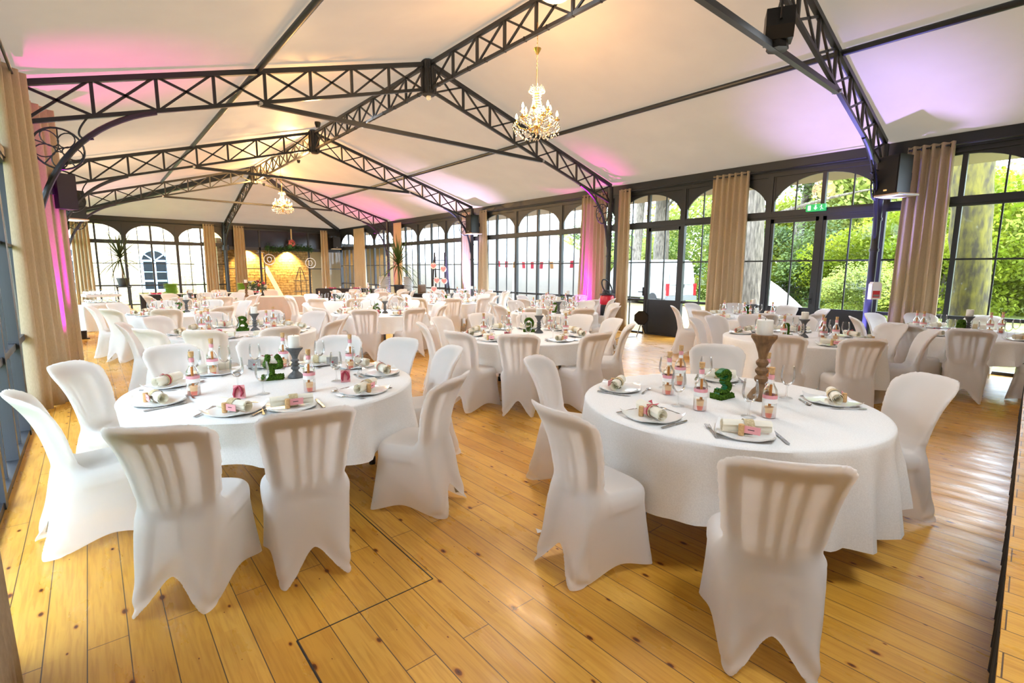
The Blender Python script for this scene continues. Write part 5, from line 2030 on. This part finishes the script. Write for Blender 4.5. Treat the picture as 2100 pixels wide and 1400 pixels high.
# garland over the doorway, hanging flower ball, monogram rings
rnd = random.Random(21)
g = MB()
for k in range(900):
    x = rnd.uniform(7.0, 9.35)
    c = Vector((x, YB-0.02+rnd.uniform(-0.10, 0.02), 2.66+rnd.gauss(0, 0.085)-0.05*math.sin((x-7)*2.6)))
    d = Vector((rnd.uniform(-1, 1), rnd.uniform(-1, 0.3), rnd.uniform(-1, 1))).normalized()*0.09
    n_ = d.orthogonal().normalized()*0.022
    g.add([c, c+d*0.5+n_, c+d, c+d*0.5-n_], [(0, 1, 2, 3)])
o = g.build('garland', mat('garland leaf', (0.03, 0.10, 0.02), 0.6))
tag(o, 'green leafy garland along the lintel of the open doorway', 'garland')
root = empty('hanging_flower_ball', (8.2, YB-0.35, 2.95))
tag(root, 'pink flower ball hanging above the open annex doorway', 'flower ball')
for nm, col, n, rr in (('pink_blooms', (0.55, 0.14, 0.14), 110, 0.20), ('green_leaves', (0.03, 0.12, 0.04), 50, 0.23)):
    fm = MB()
    for k in range(n):
        d = Vector((rnd.gauss(0, 1), rnd.gauss(0, 1), rnd.gauss(0, 1.2))).normalized()
        c = d*rr*rnd.uniform(0.6, 1) + (Vector((0, 0, -0.16)) if nm[0] == 'g' else Vector((0, 0, 0)))
        d2 = d.orthogonal().normalized()*0.05
        d3 = d.cross(d2)
        fm.add([c+d2, c+d3, c-d2, c-d3], [(0, 1, 2, 3)])
    fm.build(nm, mat(nm, col, 0.7), root)
MB().tube([(0, 0, 0.15), (0, 0, 0.72)], 0.035, 6).build('cord_wrap', M_raffia, root)
for x, z, w_, ch in ((9.2, 1.95, 'on the far side of the opening', 'D'), (7.15, 2.1, 'before the leaf of the opened door', 'O')):
    root = empty('monogram_ring', (x, YB-0.08, z))
    tag(root, 'pale wire monogram ring hanging ' + w_, 'hanging ring', 'monogram rings')
    MB().tube([(0.26*math.cos(a), 0, 0.26*math.sin(a)) for a in [2*PI*k/32 for k in range(33)]], 0.018, 6, False).build('ring', M_white, root, True)
    MB().tube([(0, 0, 0.26), (0, 0, 0.62)], 0.004, 4).build('thread', M_white, root)
    q = [(-0.08, -0.14), (-0.08, 0.14), (0.04, 0.13), (0.11, 0.0), (0.04, -0.13), (-0.08, -0.14)] if ch == 'D' else [(0.1*math.cos(a), 0.13*math.sin(a)) for a in [2*PI*k/14 for k in range(15)]]
    MB().tube([(a, 0, b) for a, b in q], 0.016, 6).build('letter', M_white, root, True)

# stone house beyond the arched end windows
SY = 35.0
struct(MB().box(-14, 4.9, SY, SY+0.4, -0.4, 7.5).build('wall_house', M_stone))
M_blue = mat('pale blue joinery', (0.30, 0.44, 0.72), 0.5)
M_dark = mat('dark window glass', (0.012, 0.016, 0.02), 0.1)
for k, (xc, lab) in enumerate(((2.95, 'seen through the arched end window beside the plates'), (-0.75, 'seen at the corner beside the end curtain'))):
    root = empty('house_window', (xc, SY-0.02, 0.30))
    tag(root, 'pale blue arched window in the stone house ' + lab, 'window', 'blue arched windows')
    hw, zs = 0.62, 1.75
    outer = [(-hw-0.14, 0), (-hw-0.14, zs)] + [(-(hw+0.14)*math.cos(a), zs+(hw+0.12)*math.sin(a)) for a in [PI*j/16 for j in range(1, 16)]] + [(hw+0.14, zs), (hw+0.14, 0)]
    MB().prism(outer, -0.02, 0.03).build('stone_surround', mat('cream dressed stone', (0.82, 0.74, 0.62), 0.85), root)
    inner = [(-hw, 0.05), (-hw, zs)] + [(-hw*math.cos(a), zs+hw*0.95*math.sin(a)) for a in [PI*j/16 for j in range(1, 16)]] + [(hw, zs), (hw, 0.05)]
    MB().prism(inner, -0.04, -0.02).build('window_glass', M_dark, root)
    fr = MB()
    for x in (-hw+0.04, -0.0, hw-0.04):
        fr.box(x-0.055, x+0.055, -0.075, -0.035, 0.05, zs)
    for z in (0.10, zs, 0.62):
        fr.box(-hw, hw, -0.07, -0.035, z-0.05, z+0.05)
    fr.box(-hw, hw, -0.065, -0.035, 1.1, 1.14)
    for a in (PI/2, PI*0.22, PI*0.78):
        fr.bar((0, -0.055, zs), (-hw*math.cos(a), -0.055, zs+hw*0.95*math.sin(a)), 0.06, 0.04, (0, 1, 0))
    fr.tube([(-hw*math.cos(a), -0.05, zs+hw*0.95*math.sin(a)) for a in [PI*j/16 for j in range(17)]], 0.05, 6)
    fr.build('blue_frame', M_blue, root)
    MB().box(-hw-0.18, hw+0.18, -0.16, 0.0, -0.02, 0.06).build('sill', MATS['cream dressed stone'], root)

# ------------------------------------------------------------------ garden
struct(MB().box(-40, 110, -45, 80, -0.5, -0.16).build('ground', M_grass))
gm = MB()
rnd = random.Random(2)
ring = [(14.5+ (9.5+1.2*math.sin(3*a)+0.6*math.sin(7*a+1))*math.cos(a), 15+(13+1.5*math.sin(4*a+0.4))*math.sin(a)) for a in [2*PI*k/48 for k in range(48)]]
gm.prism(ring, -0.17, -0.145, 'z')
struct(gm.build('path', M_sandy))


def canopy(mb, c, rad, n, leaf, rnd, clumps=14):
    cl = [(Vector((rnd.gauss(0, 0.45)*rad[0], rnd.gauss(0, 0.45)*rad[1], rnd.gauss(0, 0.42)*rad[2])), rnd.uniform(0.25, 0.5)) for _ in range(clumps)]
    for k in range(n):
        cc, s = cl[k % clumps]
        d = Vector((rnd.gauss(0, 1), rnd.gauss(0, 1), rnd.gauss(0, 1))).normalized()*rnd.random()**0.4
        p = Vector(c) + cc + Vector((d.x*rad[0]*s, d.y*rad[1]*s, d.z*rad[2]*s*0.8))
        a = Vector((rnd.gauss(0, 1), rnd.gauss(0, 1), rnd.gauss(0, 0.6))).normalized()*leaf*rnd.uniform(0.6, 1.3)
        b = a.orthogonal().normalized()*leaf*0.42
        mb.add([p-a*0.5, p+b, p+a*0.5, p-b], [(0, 1, 2, 3)])


def bush_mesh(seed, rad, n, leaf, mi, clumps=14):
    m = MB()
    canopy(m, (0, 0, rad[2]), rad, n, leaf, random.Random(seed), clumps)
    me = bpy.data.meshes.new('foliage')
    me.from_pydata(m.v, [], m.f)
    me.materials.append(M_leaf[mi])
    return me


BM = [bush_mesh(1, (2.6, 2.6, 2.0), 15000, 0.125, 0, 24), bush_mesh(2, (2.6, 2.6, 2.0), 15000, 0.12, 1, 24), bush_mesh(3, (2.8, 2.8, 2.4), 15000, 0.14, 2, 24)]
TW = ['first', 'second', 'third', 'fourth', 'fifth', 'sixth', 'seventh', 'eighth', 'ninth', 'tenth', 'eleventh', 'twelfth', 'thirteenth', 'fourteenth', 'fifteenth', 'sixteenth']


def shrub(loc, sc, mi, label):
    root = empty('garden_shrub', loc)
    tag(root, label, 'shrub', 'leafy garden shrubs')
    o = bpy.data.objects.new('foliage', BM[mi])
    COL.objects.link(o)
    o.parent = root
    o.scale = sc
    MB().tube([(0, 0, -0.15), (0.05, 0, 0.8*sc[2]), (-0.05, 0.05, 2.0*sc[2])], [0.09, 0.07, 0.04], 7).build('stem', M_bark, root, True)
    root.rotation_euler = (0, 0, loc[0]*1.7)
    return root


# screen of shrubs and low trees beyond the garden door glazing, counted from the end wall side
sp = [(33, 26, 1.5, 1.5, 1), (29.5, 21.0, 1.15, 1.2, 0), (36, 20, 1.9, 2.0, 2), (31, 15.2, 1.2, 1.25, 1), (28, 13.0, 0.85, 0.8, 0), (36, 13, 1.9, 2.1, 0), (29, 9.6, 1.1, 1.15, 1), (27.5, 7.3, 1.0, 1.0, 0), (34, 8, 1.8, 2.2, 2),
      (27, 4.2, 1.15, 1.25, 0), (31, 2.6, 1.5, 1.7, 0), (27.5, 0.9, 1.15, 1.3, 2), (36, -2, 2.0, 2.0, 2), (30, -4, 1.5, 1.5, 2), (22, 5.6, 0.65, 0.62, 0), (40, 5, 2.2, 2.4, 0)]
for k, (x, y, s, h, mi) in enumerate(sp):
    shrub((x, y, -0.2), (s, s, h), mi, '%s leafy garden shrub, %s counted from the marquee side' % (('yellow-green', 'dark green', 'pale green')[mi], TW[k]))


def tree(base, top, r0, r1, m, label, crown, mi, branches=(), seed=1):
    root = empty('garden_tree', base)
    tag(root, label, 'tree')
    b, t = Vector((0, 0, -0.3)), Vector(top)-Vector(base)
    rnd = random.Random(seed)
    pts, rs = [], []
    for k in range(15):
        u = k/14
        wob = Vector((rnd.uniform(-1, 1), rnd.uniform(-1, 1), 0))*r0*0.10
        pts.append(b+(t-b)*u+wob)
        rs.append((r0+(r1-r0)*u)*(1+0.45*math.exp(-u*14))*rnd.uniform(0.95, 1.05))
    tr = MB().tube(pts, rs, 18).build('trunk', m, root, True)
    for p, q, rr in branches:
        p, q = Vector(p)-Vector(base), Vector(q)-Vector(base)
        midp = (p+q)/2 + Vector((0, 0, 0.3))
        MB().tube(bez(p, midp, q, 8), [rr*(1-0.09*i) for i in range(9)], 8).build('branch', M_bark, root, True)
    for c, rad, n in crown:
        mm = MB()
        canopy(mm, Vector(c)-Vector(base), rad, int(n*1.8), 0.18, rnd, 18)
        me = bpy.data.meshes.new('crown')
        me.from_pydata(mm.v, [], mm.f)
        me.materials.append(M_leaf[mi])
        o = bpy.data.objects.new('crown', me)
        COL.objects.link(o)
        o.parent = root
    return root


tree((26.0, 17.1, -0.2), (26.4, 17.3, 9.5), 0.46, 0.38, M_bark, 'thick grey trunked tree standing in front of the white van', [((25.5, 15.2, 7.0), (2.6, 2.6, 2.0), 4200), ((27, 18.5, 8.5), (3, 3, 2), 3000)], 0,
     [((26.1, 17.15, 5.0), (25.0, 14.6, 6.3), 0.10)], 1)
tree((23.6, 17.2, -0.2), (25.0, 17.6, 10), 0.26, 0.22, M_bark, 'thinner pale trunked tree beside the thick trunk near the van', [((24.5, 18.0, 7.6), (2.4, 2.4, 1.8), 3000)], 2, [((24.0, 17.3, 2.7), (22.7, 17.9, 3.2), 0.06)], 2)
tree((16.4, 7.28, -0.2), (16.3, 7.55, 9), 0.34, 0.30, M_bark, 'grey barked tree beside the mid bay curtain', [((17.6, 5.6, 6.9), (2.6, 2.4, 1.4), 3000)], 0, [((16.4, 7.3, 4.2), (18.6, 3.8, 5.6), 0.12), ((16.4, 7.3, 3.2), (19.5, 4.4, 4.3), 0.07)], 3)
tree((14.3, 1.62, -0.2), (14.2, 2.35, 7.5), 0.29, 0.42, M_mossbark, 'big leaning tree with yellow moss beside the right-hand curtain', [((16.5, -0.8, 6.2), (2.8, 2.6, 1.6), 3600)], 2, [((14.2, 2.2, 4.8), (17, -1.2, 6.0), 0.12)], 4)
tree((30.5, 11.6, -0.2), (31.5, 11.0, 9.5), 0.30, 0.2, M_bark, 'slender trunk with bare branches behind the van roof', [((30.5, 11.0, 7.5), (2.6, 2.6, 1.6), 2000)], 1, [((31, 11.3, 5.5), (29.6, 9.2, 6.6), 0.09), ((31, 11.3, 4.7), (29, 9.4, 4.9), 0.07), ((31, 11.3, 6.4), (29.4, 8.8, 5.6), 0.06)], 5)
# distant tree mass
tm = MB()
rnd = random.Random(77)
for k in range(34):
    y = -40 + 3.6*k
    canopy(tm, (58+rnd.uniform(-5, 6), y, rnd.uniform(2.2, 4.5)), (5.5, 4.5, 3.6), 520, 0.75, rnd, 10)
me = bpy.data.meshes.new('treeline')
me.from_pydata(tm.v, [], tm.f)
me.materials.append(M_leaf[0])
o = bpy.data.objects.new('treeline', me)
COL.objects.link(o)
tag(o, 'pale green mass of distant trees across the lawn', 'trees', kind='stuff')
# planting along the curtain wall outside
for k, (x, y, s) in enumerate(((-6.6, 1.5, 1.1), (-7.0, 5.6, 1.2), (-6.7, 9.8, 1.15), (-7.2, 14.0, 1.25), (-6.8, 18.4, 1.15))):
    shrub((x, y, -0.2), (s, s, s), k % 2, 'dark green shrub outside the curtain wall, %s from the camera' % TW[k])

# marquee with hipped roof
root = empty('marquee', (20.0, 22.0, -0.16))
tag(root, 'white marquee with hipped roof outside the end of the garden glazing', 'marquee')
E0 = [(-4.2, -8.7, 2.2), (-0.4, -5.4, 2.2), (-0.4, 10, 2.2), (-4.2, 10, 2.2)]
R0, R1 = (-1.9, -1.6, 5.4), (-1.9, 5.5, 5.4)
r_ = MB()
def roofpatch(a, b, c, d, n=10):
    P = []
    for i in range(n+1):
        u = i/n
        row = []
        for j in range(n+1):
            v = j/n
            p = Vector(a)*(1-u)*(1-v)+Vector(b)*u*(1-v)+Vector(c)*u*v+Vector(d)*(1-u)*v
            p.z -= 0.35*math.sin(PI*v)
            row.append(tuple(p))
        P.append(row)
    r_.grid(P)
roofpatch(E0[0], E0[1], R0, R0)
roofpatch(E0[1], E0[2], R1, R0)
roofpatch(E0[2], E0[3], R1, R1)
roofpatch(E0[3], E0[0], R0, R1)
r_.build('roof_sheet', M_tent, root, True)
wl = MB()
for (xa, ya, za), (xb, yb, zb) in ((E0[3], E0[0]), (E0[0], E0[1]), (E0[1], E0[2])):
    n = 90
    rows = []
    for t in (0, 1):
        rows.append([(xa+(xb-xa)*k/n + 0.03*math.sin(k*0.8)*(1 if abs(xa-xb) < 0.1 else 0), ya+(yb-ya)*k/n, za*(1-t)+0.02) for k in range(n+1)])
    wl.grid(rows)
wl.build('wall_sheet', mat('off white marquee wall', (0.30, 0.28, 0.25), 0.6, trans=0.25), root, 'full')
for x, y in ((-4.2, -8.7), (-4.2, -3.5), (-4.2, 1.8), (-4.2, 6.5), (-0.4, -5.4)):
    MB().box(x-0.05, x+0.05, y-0.05, y+0.05, 0, 2.2).build('pole', mat('white aluminium', (0.7, 0.7, 0.7), 0.4), root)
# bunting
root = empty('bunting', (12.6, 13.2, 2.02))
tag(root, 'string of red and cream bunting flags before the marquee', 'bunting')
line = [(0, -2.9+5.8*k/20, -0.10*math.sin(PI*k/20)) for k in range(21)]
MB().tube(line, 0.006, 4).build('string', M_white, root)
for k in range(11):
    y = -2.5+0.5*k
    z = -0.10*math.sin(PI*(y+2.9)/5.8)
    col = M_red if k % 4 else M_sand2
    tw = 0.3*math.sin(k*2.1)
    MB().add([(0, y-0.085, z), (0, y+0.085, z), (tw*0.1, y+0.08, z-0.24), (tw*0.1, y-0.08, z-0.24)], [(0, 1, 2, 3)]).build('flag', col, root)
# garden chairs
gc = None


def gchair():
    root = empty('garden_chair')
    for sx in (-1, 1):
        MB().tube([(sx*0.21, 0.2, 0), (sx*0.21, 0.18, 0.44)], 0.014, 6).build('leg', M_iron, root)
        MB().tube([(sx*0.21, -0.22, 0), (sx*0.21, -0.2, 0.44), (sx*0.21, -0.28, 0.88)], 0.014, 6).build('leg', M_iron, root)
    st_ = MB()
    for k in range(6):
        st_.box(-0.22, 0.22, -0.2+0.07*k, -0.15+0.07*k, 0.44, 0.455)
    st_.build('seat', M_iron, root)
    bk = MB()
    for k in range(5):
        bk.box(-0.22, 0.22, -0.245-0.01*k, -0.235-0.01*k, 0.58+0.065*k, 0.62+0.065*k)
    bk.build('backrest', M_iron, root)
    return root


gcP = Proto(gchair)
gcP.put((12.3, 18.6, -0.145), 2.6, 'dark slatted garden chair outside, behind the heart ladder', 'slatted garden chairs', cat='chair')
gcP.put((12.3, 16.9, -0.145), 2.2, 'dark slatted garden chair outside, between ladder and loudspeaker', 'slatted garden chairs', cat='chair')

# white van, rear to the camera side
root = empty('van', (23.1, 13.85, -0.15), math.atan2(18.7-13.6, 25.6-23.3)-PI/2+0.15)
tag(root, 'white panel van parked on the gravel outside the garden glazing', 'van')
b = MB()
prof = [(-0.0, 0.35), (0.0, 0.75), (0.10, 1.9), (0.22, 2.28), (0.5, 2.36), (3.9, 2.36), (4.5, 2.2), (5.15, 1.35), (5.8, 1.1), (5.95, 0.7), (5.9, 0.35)]
ws = lambda z: 0.98 if z < 1.2 else 0.98-0.13*((z-1.2)/1.15)
vs = []
for sx in (-1, 1):
    vs += [(sx*ws(z), y, z) for y, z in prof]
n = len(prof)
b.add(vs, [tuple(range(n-1, -1, -1)), tuple(range(n, 2*n))] + [(i, (i+1) % n, n+(i+1) % n, n+i) for i in range(n)])
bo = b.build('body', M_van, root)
bv = bo.modifiers.new('b', 'BEVEL')
bv.width = 0.06
bv.segments = 3
for sx in (-1, 1):
    for y in (1.0, 4.7):
        MB().tube([(sx*0.80, y, 0.33), (sx*1.0, y, 0.33)], 0.33, 20).build('wheel', M_black, root, True)
    MB().box(sx*0.90-0.07, sx*0.90+0.07, -0.05, 0.06, 0.55, 1.15).build('tail_light', mat('tail light red', (0.5, 0.01, 0.015), 0.25), root)
    d = MB()
    d.box(min(0.02*sx, 0.80*sx), max(0.02*sx, 0.80*sx), -0.025, 0.05, 0.55, 1.0)
    d.add([(0.05*sx, 0.0, 1.1), (0.76*sx, 0.0, 1.1), (0.70*sx, 0.09, 2.0), (0.05*sx, 0.09, 2.0)], [(0, 1, 2, 3)])
    d.build('rear_door', M_van, root)
MB().box(-0.02, 0.02, -0.02, 0.10, 0.5, 2.2).build('door_seam', mat('grey rubber', (0.12, 0.12, 0.12), 0.7), root)
MB().box(-0.98, 0.98, -0.10, 0.05, 0.30, 0.52).build('bumper', mat('grey bumper', (0.10, 0.105, 0.11), 0.6), root)
MB().box(-0.55, -0.15, -0.035, -0.02, 0.72, 0.84).build('number_plate', mat('plate grey', (0.55, 0.55, 0.5), 0.5), root)
MB().box(0.06, 0.16, -0.05, -0.02, 0.95, 1.12).build('door_handle', M_black, root)
MB().add([(-0.93, 4.3, 1.4), (-0.93, 4.95, 1.4), (-0.88, 4.55, 2.0), (-0.88, 4.25, 2.0)], [(0, 1, 2, 3)]).build('side_window', M_dark, root)
# striped tent seen through the double door
root = empty('striped_tent', (18.2, 7.6, -0.16))
tag(root, 'low white tent with pale pink stripes behind the double door', 'tent')
for k in range(16):
    a0, a1 = 2*PI*k/16, 2*PI*(k+1)/16
    am = (a0+a1)/2
    m_ = MB()
    rows = []
    for t in [i/6 for i in range(7)]:
        r = 1.7*t**0.85
        rows.append([(r*math.cos(a), r*math.sin(a), 1.55*(1-t)) for a in (a0, am, a1)])
    m_.grid(rows)
    m_.build('panel', mat('white tent stripe', (0.38, 0.36, 0.35), 0.7) if k % 2 else mat('pink tent stripe', (0.36, 0.27, 0.26), 0.7), root)
MB().tube([(0, 0, 0), (0, 0, 1.6)], 0.02, 6).build('pole', M_white, root)
